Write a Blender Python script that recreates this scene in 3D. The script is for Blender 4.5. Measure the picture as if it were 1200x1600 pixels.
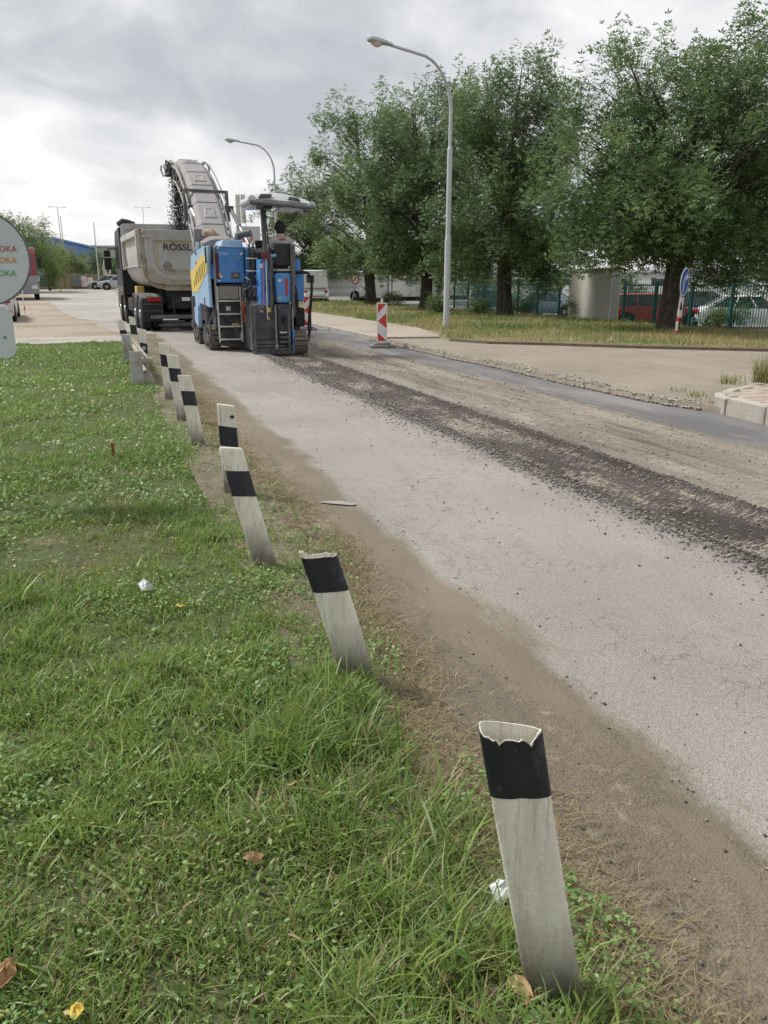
import bpy, bmesh, math, random
import numpy as np
from mathutils import Vector, Matrix, Euler, Quaternion
R = math.radians
scene = bpy.context.scene
col = scene.collection
for o in list(bpy.data.objects): bpy.data.objects.remove(o)

# ------------------------------------------------------------------ camera
F, CAM_H = 1232.0, 1.5
PITCH = math.atan(360 / F); YAW = -R(19.5)
cd = bpy.data.cameras.new('camera'); cam = bpy.data.objects.new('camera', cd); col.objects.link(cam)
cam.location = (0, 0, CAM_H); cam.rotation_euler = (R(90) - PITCH, 0, YAW)
cd.sensor_fit = 'VERTICAL'; cd.sensor_height = 36; cd.lens = 36 * F / 1600
cd.clip_start = .05; cd.clip_end = 5000
scene.camera = cam
scene.render.resolution_x = 768; scene.render.resolution_y = 1024

# ------------------------------------------------------------------ sky and sun
SUN_EL, SUN_AZ = R(52), R(-48)        # azimuth measured from +Y towards +X
world = bpy.data.worlds.new('World'); scene.world = world; world.use_nodes = True
nt = world.node_tree; nt.nodes.clear()
def wn(t, **k):
    n = nt.nodes.new(t)
    for a, b in k.items(): setattr(n, a, b)
    return n
L_ = nt.links.new
wout = wn('ShaderNodeOutputWorld'); bg = wn('ShaderNodeBackground'); bg.inputs[1].default_value = 0.1
sky = wn('ShaderNodeTexSky', sky_type='NISHITA'); sky.sun_disc = False
sky.sun_elevation = SUN_EL; sky.sun_rotation = SUN_AZ; sky.dust_density = 2.0
tc = wn('ShaderNodeTexCoord'); sp = wn('ShaderNodeSeparateXYZ'); L_(tc.outputs['Generated'], sp.inputs[0])
def wm(op, a, b=None, c=None):
    n = wn('ShaderNodeMath', operation=op)
    for i, q in enumerate((a, b, c)):
        if q is None: continue
        if isinstance(q, (int, float)): n.inputs[i].default_value = q
        else: L_(q, n.inputs[i])
    return n.outputs[0]
zz = wm('ADD', wm('MAXIMUM', sp.outputs[2], 0.0), 0.42)
cb = wn('ShaderNodeCombineXYZ')
L_(wm('DIVIDE', sp.outputs[0], zz), cb.inputs[0]); L_(wm('DIVIDE', sp.outputs[1], zz), cb.inputs[1])
mp = wn('ShaderNodeMapping'); mp.inputs['Location'].default_value = (3.1, 1.35, 0.4); L_(cb.outputs[0], mp.inputs[0])
n1 = wn('ShaderNodeTexNoise'); n1.inputs['Scale'].default_value = 1.9; n1.inputs['Detail'].default_value = 9; n1.inputs['Roughness'].default_value = .52; n1.inputs['Distortion'].default_value = .35
n2 = wn('ShaderNodeTexNoise'); n2.inputs['Scale'].default_value = 5.2; n2.inputs['Detail'].default_value = 7; n2.inputs['Roughness'].default_value = .55; n2.inputs['Distortion'].default_value = .5
L_(mp.outputs[0], n1.inputs[0]); L_(mp.outputs[0], n2.inputs[0])
mixn = wm('ADD', wm('MULTIPLY', n1.outputs[0], .68), wm('MULTIPLY', n2.outputs[0], .32))
cr = wn('ShaderNodeValToRGB'); L_(mixn, cr.inputs[0])
e = cr.color_ramp.elements
e[0].position = .35; e[0].color = (1.85, 1.93, 2.05, 1)
e[1].position = .585; e[1].color = (3.5, 3.5, 3.5, 1)
q = e.new(.435); q.color = (2.25, 2.32, 2.4, 1)
q = e.new(.495); q.color = (2.75, 2.79, 2.84, 1)
mx = wn('ShaderNodeMixRGB'); mx.inputs[0].default_value = .975
L_(sky.outputs[0], mx.inputs[1]); L_(cr.outputs[0], mx.inputs[2])
L_(mx.outputs[0], bg.inputs[0]); L_(bg.outputs[0], wout.inputs[0])

sl = bpy.data.lights.new('sun', 'SUN'); sun = bpy.data.objects.new('sun', sl); col.objects.link(sun)
sl.energy = 1.5; sl.angle = R(10); sl.color = (1, .96, .9)
sd = Vector((math.sin(SUN_AZ) * math.cos(SUN_EL), math.cos(SUN_AZ) * math.cos(SUN_EL), math.sin(SUN_EL)))
sun.rotation_euler = sd.to_track_quat('Z', 'Y').to_euler()

vs = scene.view_settings
vs.view_transform = 'Standard'; vs.look = 'None'; vs.gamma = 1; vs.exposure = 1.5; vs.use_curve_mapping = False
scene.render.engine = 'CYCLES'

# ------------------------------------------------------------------ pixel -> place (photo pixels, 1200 x 1600)
def ray(px, py):
    x = (px - 600) / F; y = (800 - py) / F
    X = x; Y = math.cos(PITCH) + y * math.sin(PITCH); Z = -math.sin(PITCH) + y * math.cos(PITCH)
    c, s = math.cos(YAW), math.sin(YAW)
    return Vector((c * X - s * Y, s * X + c * Y, Z))
def ground(px, py, z=0.0):
    d = ray(px, py); return d * ((z - CAM_H) / d.z) + Vector((0, 0, CAM_H))
def at_depth(px, py, t):
    return ray(px, py) * t + Vector((0, 0, CAM_H))
def on_y(px, py, Y):
    d = ray(px, py); return d * (Y / d.y) + Vector((0, 0, CAM_H))
def on_x(px, py, X):
    d = ray(px, py); return d * (X / d.x) + Vector((0, 0, CAM_H))
def project(P):
    c, s = math.cos(-YAW), math.sin(-YAW)
    X = c * P[:, 0] - s * P[:, 1]; Y = s * P[:, 0] + c * P[:, 1]; Z = P[:, 2] - CAM_H
    f = Y * math.cos(PITCH) - Z * math.sin(PITCH); u = Y * math.sin(PITCH) + Z * math.cos(PITCH)
    f = np.where(f < .05, .05, f)
    return 600 + F * X / f, 800 - F * u / f, f

# ------------------------------------------------------------------ noise for shapes
def hash2(ix, iy, seed):
    h = (ix.astype(np.int64) * 374761393 + iy.astype(np.int64) * 668265263 + seed * 974634541) & 0xffffffff
    h = ((h ^ (h >> 13)) * 1274126177) & 0xffffffff
    return ((h ^ (h >> 16)) & 0xffff) / 65535.0
def vnoise(x, y, seed=0):
    x = np.asarray(x, float); y = np.asarray(y, float)
    ix = np.floor(x); iy = np.floor(y); fx = x - ix; fy = y - iy
    fx = fx * fx * (3 - 2 * fx); fy = fy * fy * (3 - 2 * fy)
    a = hash2(ix, iy, seed); b = hash2(ix + 1, iy, seed); c = hash2(ix, iy + 1, seed); d = hash2(ix + 1, iy + 1, seed)
    return (a * (1 - fx) + b * fx) * (1 - fy) + (c * (1 - fx) + d * fx) * fy
def fbm(x, y, seed=0, o=4):
    s = 0; a = .5; t = 0
    for i in range(o):
        s = s + a * vnoise(x * 2 ** i, y * 2 ** i, seed + i); t += a; a *= .5
    return s / t - .5
def sstep(a, b, x):
    t = np.clip((np.asarray(x, float) - a) / (b - a), 0, 1); return t * t * (3 - 2 * t)

# ------------------------------------------------------------------ materials
MATS = {}
def mat(name, c, rough=.65, metal=0.0, var=.12, scale=6.0, c2=None, c2s=1.5, c2t=(.5, .68), bump=0.0, bscale=60, detail=6, stretch=None, spec=.4, coat=0):
    """principled with world-space noise: brightness grain, a second colour in patches (dirt, wear), relief"""
    if name in MATS: return MATS[name]
    m = bpy.data.materials.new(name); m.use_nodes = True; n = m.node_tree.nodes; l = m.node_tree.links
    b = n['Principled BSDF']; b.inputs['Roughness'].default_value = rough; b.inputs['Metallic'].default_value = metal
    b.inputs['Specular IOR Level'].default_value = spec
    b.inputs['Coat Weight'].default_value = coat
    g = n.new('ShaderNodeNewGeometry'); vec = g.outputs['Position']
    if stretch:
        mpn = n.new('ShaderNodeMapping'); mpn.inputs['Scale'].default_value = stretch; l.new(vec, mpn.inputs[0]); vec = mpn.outputs[0]
    no = n.new('ShaderNodeTexNoise'); no.inputs['Scale'].default_value = scale; no.inputs['Detail'].default_value = detail; l.new(vec, no.inputs[0])
    mr = n.new('ShaderNodeMapRange'); mr.inputs[1].default_value = .25; mr.inputs[2].default_value = .75
    mr.inputs[3].default_value = 1 - var; mr.inputs[4].default_value = 1 + var; l.new(no.outputs[0], mr.inputs[0])
    hs = n.new('ShaderNodeMixRGB'); hs.blend_type = 'MULTIPLY'; hs.inputs[0].default_value = 1; hs.inputs[1].default_value = (*c, 1)
    l.new(mr.outputs[0], hs.inputs[2]); out = hs.outputs[0]
    if c2:
        n2 = n.new('ShaderNodeTexNoise'); n2.inputs['Scale'].default_value = c2s; n2.inputs['Detail'].default_value = 7; n2.inputs['Roughness'].default_value = .6; l.new(vec, n2.inputs[0])
        rp = n.new('ShaderNodeMapRange'); rp.inputs[1].default_value = c2t[0]; rp.inputs[2].default_value = c2t[1]; l.new(n2.outputs[0], rp.inputs[0])
        mm = n.new('ShaderNodeMixRGB'); l.new(rp.outputs[0], mm.inputs[0]); l.new(out, mm.inputs[1]); mm.inputs[2].default_value = (*c2, 1); out = mm.outputs[0]
    l.new(out, b.inputs['Base Color'])
    if bump:
        bn = n.new('ShaderNodeTexNoise'); bn.inputs['Scale'].default_value = bscale; bn.inputs['Detail'].default_value = 5; l.new(vec, bn.inputs[0])
        bu = n.new('ShaderNodeBump'); bu.inputs['Strength'].default_value = bump; bu.inputs['Distance'].default_value = .02
        l.new(bn.outputs[0], bu.inputs['Height']); l.new(bu.outputs[0], b.inputs['Normal'])
    MATS[name] = m; return m
def leafmat(name, tr=.35, rough=.55):
    """colour from each leaf's own attribute, partly translucent"""
    if name in MATS: return MATS[name]
    m = bpy.data.materials.new(name); m.use_nodes = True; n = m.node_tree.nodes; l = m.node_tree.links
    b = n['Principled BSDF']; b.inputs['Roughness'].default_value = rough; b.inputs['Specular IOR Level'].default_value = .35
    a = n.new('ShaderNodeAttribute'); a.attribute_name = 'tint'; l.new(a.outputs[0], b.inputs['Base Color'])
    t = n.new('ShaderNodeBsdfTranslucent'); l.new(a.outputs[0], t.inputs[0])
    x = n.new('ShaderNodeMixShader'); x.inputs[0].default_value = tr
    l.new(b.outputs[0], x.inputs[1]); l.new(t.outputs[0], x.inputs[2]); l.new(x.outputs[0], n['Material Output'].inputs[0])
    MATS[name] = m; return m
def attrmat(name, rough=.9, bump=.3, bscale=200):
    if name in MATS: return MATS[name]
    m = mat(name, (1, 1, 1), rough, var=.16, scale=30, bump=bump, bscale=bscale)
    n = m.node_tree.nodes; l = m.node_tree.links
    a = n.new('ShaderNodeAttribute'); a.attribute_name = 'tint'
    for k in n:
        if k.bl_idname == 'ShaderNodeMixRGB' and k.blend_type == 'MULTIPLY': l.new(a.outputs[0], k.inputs[1])
    return m
def glassmat(name, c=(.02, .025, .03), rough=.08):
    if name in MATS: return MATS[name]
    m = mat(name, c, rough, var=.05, spec=.6); return m

# ------------------------------------------------------------------ mesh building
def tag(o, label=None, cat=None, group=None, kind=None):
    if label: o['label'] = label
    if cat: o['category'] = cat
    if group: o['group'] = group
    if kind: o['kind'] = kind
    return o
def empty(name, loc, rz=0, label=None, cat=None, group=None):
    o = bpy.data.objects.new(name, None); col.objects.link(o); o.location = loc; o.rotation_euler = (0, 0, rz); o.empty_display_size = .2
    return tag(o, label, cat, group)
class MB:
    def __init__(s): s.v = []; s.f = []; s.m = []
    def add(s, v, f, m=0):
        k = len(s.v); s.v += [tuple(q) for q in v]; s.f += [tuple(i + k for i in q) for q in f]; s.m += [m] * len(f); return s
    def bx(s, x0, x1, y0, y1, z0, z1, m=0):
        return s.add([(x0, y0, z0), (x1, y0, z0), (x1, y1, z0), (x0, y1, z0), (x0, y0, z1), (x1, y0, z1), (x1, y1, z1), (x0, y1, z1)],
                     [(0, 3, 2, 1), (4, 5, 6, 7), (0, 1, 5, 4), (1, 2, 6, 5), (2, 3, 7, 6), (3, 0, 4, 7)], m)
    def box(s, c, size, rot=(0, 0, 0), m=0):
        e = Euler(rot).to_matrix(); c = Vector(c); h = [q / 2 for q in size]
        vv = [c + e @ Vector((a * h[0], b * h[1], d * h[2])) for a, b, d in ((-1, -1, -1), (1, -1, -1), (1, 1, -1), (-1, 1, -1), (-1, -1, 1), (1, -1, 1), (1, 1, 1), (-1, 1, 1))]
        return s.add(vv, [(0, 3, 2, 1), (4, 5, 6, 7), (0, 1, 5, 4), (1, 2, 6, 5), (2, 3, 7, 6), (3, 0, 4, 7)], m)
    def bar(s, p0, p1, w, h, m=0):
        """a straight bar of rectangular section from p0 to p1"""
        p0 = Vector(p0); p1 = Vector(p1); d = (p1 - p0).normalized()
        up = Vector((0, 0, 1)) if abs(d.z) < .95 else Vector((0, 1, 0))
        a = d.cross(up).normalized(); b = a.cross(d)
        vv = [p + a * i * w / 2 + b * j * h / 2 for p in (p0, p1) for i, j in ((-1, -1), (1, -1), (1, 1), (-1, 1))]
        return s.add(vv, [(0, 1, 2, 3), (7, 6, 5, 4), (0, 4, 5, 1), (1, 5, 6, 2), (2, 6, 7, 3), (3, 7, 4, 0)], m)
    def tube(s, pts, r, n=8, m=0, caps=True):
        pts = [Vector(p) for p in pts]; rs = r if isinstance(r, (list, tuple)) else [r] * len(pts)
        vv = []; ff = []; a = None
        for i, p in enumerate(pts):
            d = (pts[min(i + 1, len(pts) - 1)] - pts[max(i - 1, 0)]).normalized()
            if a is None: a = d.orthogonal().normalized()
            else: a = (a - d * a.dot(d)).normalized()
            b = d.cross(a)
            for k in range(n):
                t = 2 * math.pi * k / n; vv.append(p + (a * math.cos(t) + b * math.sin(t)) * rs[i])
        for i in range(len(pts) - 1):
            for k in range(n):
                ff.append((i * n + k, i * n + (k + 1) % n, (i + 1) * n + (k + 1) % n, (i + 1) * n + k))
        if caps: ff.append(tuple(range(n))[::-1]); ff.append(tuple((len(pts) - 1) * n + k for k in range(n)))
        return s.add(vv, ff, m)
    def cyl(s, p0, p1, r, r1=None, n=16, m=0): return s.tube([p0, p1], [r, r if r1 is None else r1], n, m)
    def prism(s, poly, ax, a0, a1, m=0):
        """extrude a closed 2-D outline along axis ax; outline in the other two axes in xyz order"""
        def mk(p, a): return {'x': (a, p[0], p[1]), 'y': (p[0], a, p[1]), 'z': (p[0], p[1], a)}[ax]
        n = len(poly); vv = [mk(p, a0) for p in poly] + [mk(p, a1) for p in poly]
        ff = [tuple(range(n))[::-1], tuple(range(n, 2 * n))] + [(i, (i + 1) % n, n + (i + 1) % n, n + i) for i in range(n)]
        return s.add(vv, ff, m)
    def loft(s, rings, m=0, caps=True):
        n = len(rings[0]); vv = [p for r_ in rings for p in r_]; ff = []
        for i in range(len(rings) - 1):
            for k in range(n): ff.append((i * n + k, i * n + (k + 1) % n, (i + 1) * n + (k + 1) % n, (i + 1) * n + k))
        if caps: ff.append(tuple(range(n))[::-1]); ff.append(tuple((len(rings) - 1) * n + k for k in range(n)))
        return s.add(vv, ff, m)
    def lathe(s, prof, c, axis='z', n=24, m=0, ring=False):
        """prof: (radius, along) pairs; ring: the profile closes on itself"""
        if ring: prof = list(prof) + [prof[0]]
        rings = []
        for r_, a in prof:
            rg = []
            for k in range(n):
                t = 2 * math.pi * k / n; u, w = r_ * math.cos(t), r_ * math.sin(t)
                p = {'z': (u, w, a), 'y': (u, a, w), 'x': (a, u, w)}[axis]; rg.append((c[0] + p[0], c[1] + p[1], c[2] + p[2]))
            rings.append(rg)
        return s.loft(rings, m, caps=not ring)
    def build(s, name, mats, parent=None, off=(0, 0, 0), bevel=0, smooth=False, seg=2, recalc=True):
        me = bpy.data.meshes.new(name)
        me.from_pydata([(v[0] - off[0], v[1] - off[1], v[2] - off[2]) for v in s.v], [], s.f)
        if not isinstance(mats, (list, tuple)): mats = [mats]
        for q in mats: me.materials.append(q)
        if len(mats) > 1: me.polygons.foreach_set('material_index', s.m)
        if recalc:
            bm = bmesh.new(); bm.from_mesh(me); bmesh.ops.recalc_face_normals(bm, faces=bm.faces); bm.to_mesh(me); bm.free()
        if smooth:
            me.polygons.foreach_set('use_smooth', [True] * len(me.polygons)); me.set_sharp_from_angle(angle=R(38))
        o = bpy.data.objects.new(name, me); col.objects.link(o)
        if parent: o.parent = parent
        if bevel:
            b = o.modifiers.new('bevel', 'BEVEL'); b.width = bevel; b.segments = seg; b.limit_method = 'ANGLE'; b.angle_limit = R(35)
        return o
def np_mesh(name, V, Fc, mats, tint=None, parent=None, smooth=False):
    """fast mesh from arrays; Fc is (n,3) or (n,4); tint per vertex"""
    me = bpy.data.meshes.new(name); V = np.asarray(V, np.float32); Fc = np.asarray(Fc, np.int32); k = Fc.shape[1]
    me.vertices.add(len(V)); me.vertices.foreach_set('co', V.ravel())
    me.loops.add(Fc.size); me.loops.foreach_set('vertex_index', Fc.ravel())
    me.polygons.add(len(Fc)); me.polygons.foreach_set('loop_start', np.arange(0, Fc.size, k, dtype=np.int32))
    if smooth: me.polygons.foreach_set('use_smooth', np.ones(len(Fc), bool))
    for q in (mats if isinstance(mats, (list, tuple)) else [mats]): me.materials.append(q)
    if tint is not None:
        a = me.attributes.new('tint', 'FLOAT_COLOR', 'POINT'); t = np.ones((len(V), 4), np.float32); t[:, :3] = tint; a.data.foreach_set('color', t.ravel())
    me.update(); me.validate()
    o = bpy.data.objects.new(name, me); col.objects.link(o)
    if parent: o.parent = parent
    return o
def grid(name, xs, ys, hf, m, tint=None):
    X, Y = np.meshgrid(xs, ys); Z = hf(X, Y); V = np.stack([X.ravel(), Y.ravel(), np.asarray(Z, float).ravel() + 0 * X.ravel()], 1)
    nx, ny = len(xs), len(ys); i = np.arange(nx * ny).reshape(ny, nx)
    Fc = np.stack([i[:-1, :-1].ravel(), i[:-1, 1:].ravel(), i[1:, 1:].ravel(), i[1:, :-1].ravel()], 1)
    return np_mesh(name, V, Fc, m, None if tint is None else tint(V), smooth=True)
def text_mesh(name, body, size, m, parent, M4, width=None, extrude=.002, shear=0, bold=0):
    c = bpy.data.curves.new(name, 'FONT'); c.body = body; c.size = size; c.extrude = extrude; c.align_x = 'CENTER'; c.align_y = 'CENTER'; c.shear = shear; c.offset = bold; c.resolution_u = 3
    t = bpy.data.objects.new('lettering_source', c); col.objects.link(t)
    bpy.context.view_layer.update()
    me = bpy.data.meshes.new_from_object(t.evaluated_get(bpy.context.evaluated_depsgraph_get()))
    bpy.data.objects.remove(t); bpy.data.curves.remove(c)
    if width:
        xs = [v.co.x for v in me.vertices]; k = width / (max(xs) - min(xs)); mid = (max(xs) + min(xs)) / 2
        for v in me.vertices: v.co.x = (v.co.x - mid) * k
    me.transform(M4); me.materials.clear(); me.materials.append(m); me.name = name
    o = bpy.data.objects.new(name, me); col.objects.link(o); o.parent = parent; return o
def face_y(x, y, z): return Matrix.Translation((x, y, z)) @ Euler((R(90), 0, 0)).to_matrix().to_4x4()   # lettering read from -Y
# ================================================================== the setting
rng = np.random.default_rng(7)
def yard_h(x, y): return .42 * sstep(33, 47, y) + .28 * sstep(50, 85, y)
def verge_h(x, y): return -.7 * sstep(17.5, 24.5, x) + .05 * sstep(9, 12, x) * (1 - sstep(14, 18, x))
def lawn_h(x, y):
    b = .05 * fbm(x * .8, y * .8, 3) + .035 * fbm(x * 3, y * 3, 9)
    return .035 + b - .02 * sstep(.55, .95, x)

def nodes_of(m): return m.node_tree.nodes, m.node_tree.links
def noise_node(n, l, vec, scale, detail=5, rough=.55, stretch=None, rotz=0):
    if stretch:
        p = n.new('ShaderNodeMapping'); p.inputs['Scale'].default_value = stretch; p.inputs['Rotation'].default_value = (0, 0, rotz); l.new(vec, p.inputs[0]); vec = p.outputs[0]
    t = n.new('ShaderNodeTexNoise'); t.inputs['Scale'].default_value = scale; t.inputs['Detail'].default_value = detail; t.inputs['Roughness'].default_value = rough; l.new(vec, t.inputs[0]); return t.outputs[0]
def remap(n, l, v, a, b, c=0.0, d=1.0):
    r_ = n.new('ShaderNodeMapRange'); r_.inputs[1].default_value = a; r_.inputs[2].default_value = b; r_.inputs[3].default_value = c; r_.inputs[4].default_value = d; l.new(v, r_.inputs[0]); return r_.outputs[0]
def mixc(n, l, f, a, b, mode='MIX'):
    x = n.new('ShaderNodeMixRGB'); x.blend_type = mode
    for i, q in enumerate((f, a, b)):
        if isinstance(q, (int, float)): x.inputs[i].default_value = q
        elif isinstance(q, tuple): x.inputs[i].default_value = (*q, 1)
        else: l.new(q, x.inputs[i])
    return x.outputs[0]
def mth(n, l, op, a, b):
    x = n.new('ShaderNodeMath'); x.operation = op
    for i, q in enumerate((a, b)):
        if isinstance(q, (int, float)): x.inputs[i].default_value = q
        else: l.new(q, x.inputs[i])
    return x.outputs[0]
def surface(name, rough=.9):
    m = bpy.data.materials.new(name); m.use_nodes = True; n, l = nodes_of(m); b = n['Principled BSDF']
    b.inputs['Roughness'].default_value = rough; b.inputs['Specular IOR Level'].default_value = .25
    return m, n, l, b, n.new('ShaderNodeNewGeometry').outputs['Position']
def bump(n, l, b, h, dist, strength=1):
    u = n.new('ShaderNodeBump'); u.inputs['Distance'].default_value = dist; u.inputs['Strength'].default_value = strength; l.new(h, u.inputs['Height']); l.new(u.outputs[0], b.inputs['Normal'])

def asphalt_old(name='old_dusty_asphalt', tone=(1, 1, 1), road=True):
    m, n, l, b, P = surface(name, .88)
    big = noise_node(n, l, P, .55, 5); c = mixc(n, l, remap(n, l, big, .35, .65), (.26, .243, .218), (.318, .298, .27))
    mid = noise_node(n, l, P, 3.2, 6, .6, (1, .35, 1)); c = mixc(n, l, remap(n, l, mid, .5, .72, 0, .6), c, (.245, .228, .205))
    pale = noise_node(n, l, P, 1.1, 6, .65, (1.3, .4, 1)); c = mixc(n, l, remap(n, l, pale, .56, .72, 0, .4), c, (.39, .365, .33))
    vo = n.new('ShaderNodeTexVoronoi'); vo.inputs['Scale'].default_value = 210; l.new(P, vo.inputs[0])
    c = mixc(n, l, 1.0, c, remap(n, l, vo.outputs['Color'], 0, 1, .74, 1.24), 'MULTIPLY')
    sp1 = noise_node(n, l, P, 95, 3); c = mixc(n, l, remap(n, l, sp1, .6, .7, 0, .65), c, (.10, .095, .088))
    # hairline cracks, only in worn patches
    wv = n.new('ShaderNodeTexVoronoi'); wv.feature = 'DISTANCE_TO_EDGE'; wv.inputs['Scale'].default_value = 4.2
    wob = n.new('ShaderNodeVectorMath'); wob.operation = 'ADD'; nn = n.new('ShaderNodeTexNoise'); nn.inputs['Scale'].default_value = 5; nn.inputs['Detail'].default_value = 6; l.new(P, nn.inputs[0])
    sc = n.new('ShaderNodeVectorMath'); sc.operation = 'SCALE'; sc.inputs['Scale'].default_value = .5; l.new(nn.outputs['Color'], sc.inputs[0]); l.new(P, wob.inputs[0]); l.new(sc.outputs[0], wob.inputs[1]); l.new(wob.outputs[0], wv.inputs[0])
    ck = remap(n, l, wv.outputs['Distance'], .0, .018, 1, 0); msk = remap(n, l, noise_node(n, l, P, .8, 3), .46, .56)
    c = mixc(n, l, mth(n, l, 'MULTIPLY', mth(n, l, 'MULTIPLY', ck, msk), .75), c, (.085, .08, .075))
    c = mixc(n, l, 1.0, c, tone, 'MULTIPLY')
    sx = n.new('ShaderNodeSeparateXYZ'); l.new(P, sx.inputs[0])
    if not road:
        st1 = noise_node(n, l, P, 1.7, 7, .7, (.35, 1.4, 1), R(20)); c = mixc(n, l, remap(n, l, st1, .57, .68, 0, .5), c, (.18, .158, .13))
        l.new(c, b.inputs['Base Color']); bump(n, l, b, mth(n, l, 'ADD', vo.outputs['Distance'], noise_node(n, l, P, 60, 4)), .006); return m
    ed = mth(n, l, 'ADD', sx.outputs[0], mth(n, l, 'MULTIPLY', noise_node(n, l, P, 2.2, 7, .65, (1, .4, 1)), .6))
    ed = mth(n, l, 'ADD', ed, mth(n, l, 'MULTIPLY', noise_node(n, l, P, 40, 4, .6), .16))
    c = mixc(n, l, remap(n, l, ed, 1.96, 2.07, .95, 0), c, mixc(n, l, remap(n, l, noise_node(n, l, P, 1.2, 6, .6, (1, .4, 1)), .35, .65), (.135, .112, .080), (.205, .174, .128)))
    wr = mth(n, l, 'ADD', sx.outputs[0], mth(n, l, 'MULTIPLY', noise_node(n, l, P, 6, 7, .7), .5))
    c = mixc(n, l, remap(n, l, wr, 3.32, 3.68, 0, .8), c, (.13, .122, .115))
    l.new(c, b.inputs['Base Color'])
    bump(n, l, b, mth(n, l, 'ADD', vo.outputs['Distance'], noise_node(n, l, P, 150, 4)), .0035)
    return m
def milled(dark):
    m, n, l, b, P = surface('fresh_milled_asphalt' if dark else 'dusty_milled_asphalt', .93)
    if dark:
        base = mixc(n, l, remap(n, l, noise_node(n, l, P, 2.5, 6, .6, (1, .3, 1)), .35, .65), (.05, .043, .038), (.095, .082, .072))
        fl = noise_node(n, l, P, 14, 3, .5, (1, 4.6, 1), R(24)); patch = noise_node(n, l, P, 1.5, 5, .65, (1.3, .55, 1))
        k = mth(n, l, 'ADD', mth(n, l, 'MULTIPLY', remap(n, l, fl, .3, .7), .5), mth(n, l, 'MULTIPLY', remap(n, l, patch, .3, .7), .62))
        sx = n.new('ShaderNodeSeparateXYZ'); l.new(P, sx.inputs[0])
        mid = remap(n, l, mth(n, l, 'ABSOLUTE', mth(n, l, 'SUBTRACT', sx.outputs[0], 3.83), 0), .26, .44, 0, .38)
        k = mth(n, l, 'SUBTRACT', k, mid)
        c = mixc(n, l, remap(n, l, k, .58, .72, 0, .75), base, (.34, .30, .25))
    else:
        base = mixc(n, l, remap(n, l, noise_node(n, l, P, 1.6, 6, .6, (1.6, .22, 1)), .35, .65), (.165, .142, .118), (.275, .245, .208))
        fl = noise_node(n, l, P, 9, 5, .6, (1, 2.6, 1), R(24)); patch = noise_node(n, l, P, 1.3, 5, .6, (1.4, .3, 1))
        k = mth(n, l, 'ADD', mth(n, l, 'MULTIPLY', fl, .5), mth(n, l, 'MULTIPLY', patch, .5))
        c = mixc(n, l, remap(n, l, k, .52, .62, 0, .75), base, (.36, .325, .28))
        dk = noise_node(n, l, P, 3.2, 5, .6, (2.2, .16, 1)); c = mixc(n, l, remap(n, l, dk, .56, .68, 0, .8), c, (.085, .07, .058))
    gr = noise_node(n, l, P, 85, 3); c = mixc(n, l, 1.0, c, remap(n, l, gr, .3, .7, .62, 1.4), 'MULTIPLY')
    l.new(c, b.inputs['Base Color']); bump(n, l, b, mth(n, l, 'ADD', gr, noise_node(n, l, P, 26, 4, .5, (1, 3, 1), R(24))), .016)
    return m
def dirt():
    m, n, l, b, P = surface('trampled_dirt', .96)
    c = mixc(n, l, remap(n, l, noise_node(n, l, P, 1.2, 6, .6, (1, .4, 1)), .35, .65), (.135, .112, .080), (.205, .174, .128))
    c = mixc(n, l, remap(n, l, noise_node(n, l, P, 3.4, 6, .6, (1.6, .3, 1)), .5, .66, 0, .8), c, (.135, .117, .09))
    c = mixc(n, l, remap(n, l, noise_node(n, l, P, 7, 6, .65), .57, .7, 0, .6), c, (.33, .285, .225))
    g = noise_node(n, l, P, 120, 3); c = mixc(n, l, 1.0, c, remap(n, l, g, .3, .7, .75, 1.25), 'MULTIPLY')
    l.new(c, b.inputs['Base Color']); bump(n, l, b, mth(n, l, 'ADD', g, noise_node(n, l, P, 30, 5)), .008); return m
M_road = asphalt_old(); M_mill = milled(True); M_mill2 = milled(False); M_dirt = dirt()
M_newasph = mat('smooth_dark_asphalt', (.105, .104, .105), .85, var=.2, scale=90, c2=(.19, .185, .178), c2s=.9, c2t=(.42, .66), bump=.25, bscale=160, stretch=(1.4, .4, 1))
M_apron = asphalt_old('dusty_tan_apron', (1.07, 1.0, .89), False)
M_unused = mat('dusty_concrete_apron', (.315, .275, .222), .92, var=.13, scale=45, c2=(.235, .205, .165), c2s=.5, c2t=(.5, .68), bump=.2, bscale=120, stretch=(.5, 1.3, 1))
M_yard = mat('worn_yard_surface', (.29, .25, .2), .93, var=.18, scale=5, c2=(.225, .18, .125), c2s=.3, c2t=(.45, .62), bump=.2, bscale=50)
M_soil = mat('lawn_soil', (.062, .075, .028), .97, var=.35, scale=25, c2=(.14, .115, .068), c2s=1.4, c2t=(.6, .72), bump=.5, bscale=50)
M_verge = mat('dry_verge_soil', (.19, .165, .085), .97, var=.25, scale=6, c2=(.10, .115, .042), c2s=.5, c2t=(.45, .62), bump=.4, bscale=30)
M_ground = mat('far_ground', (.14, .14, .085), .97, var=.2, scale=.4, c2=(.2, .18, .14), c2s=.03)
M_conc = mat('grey_concrete', (.36, .345, .315), .88, var=.14, scale=20, c2=(.25, .235, .205), c2s=2.2, c2t=(.5, .68), bump=.25, bscale=120)

def st(o): o['kind'] = 'structure'; return o
xs = np.unique(np.concatenate([np.linspace(-1500, -60, 12), np.linspace(-60, 120, 61), np.linspace(120, 1500, 12)]))
ys = np.unique(np.concatenate([np.linspace(-300, -20, 8), np.linspace(-20, 180, 61), np.linspace(180, 3000, 14)]))
st(grid('ground', xs, ys, lambda x, y: -.45 + verge_h(x, y) + np.where(x < 9, yard_h(x, y), 0), M_ground))
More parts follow.
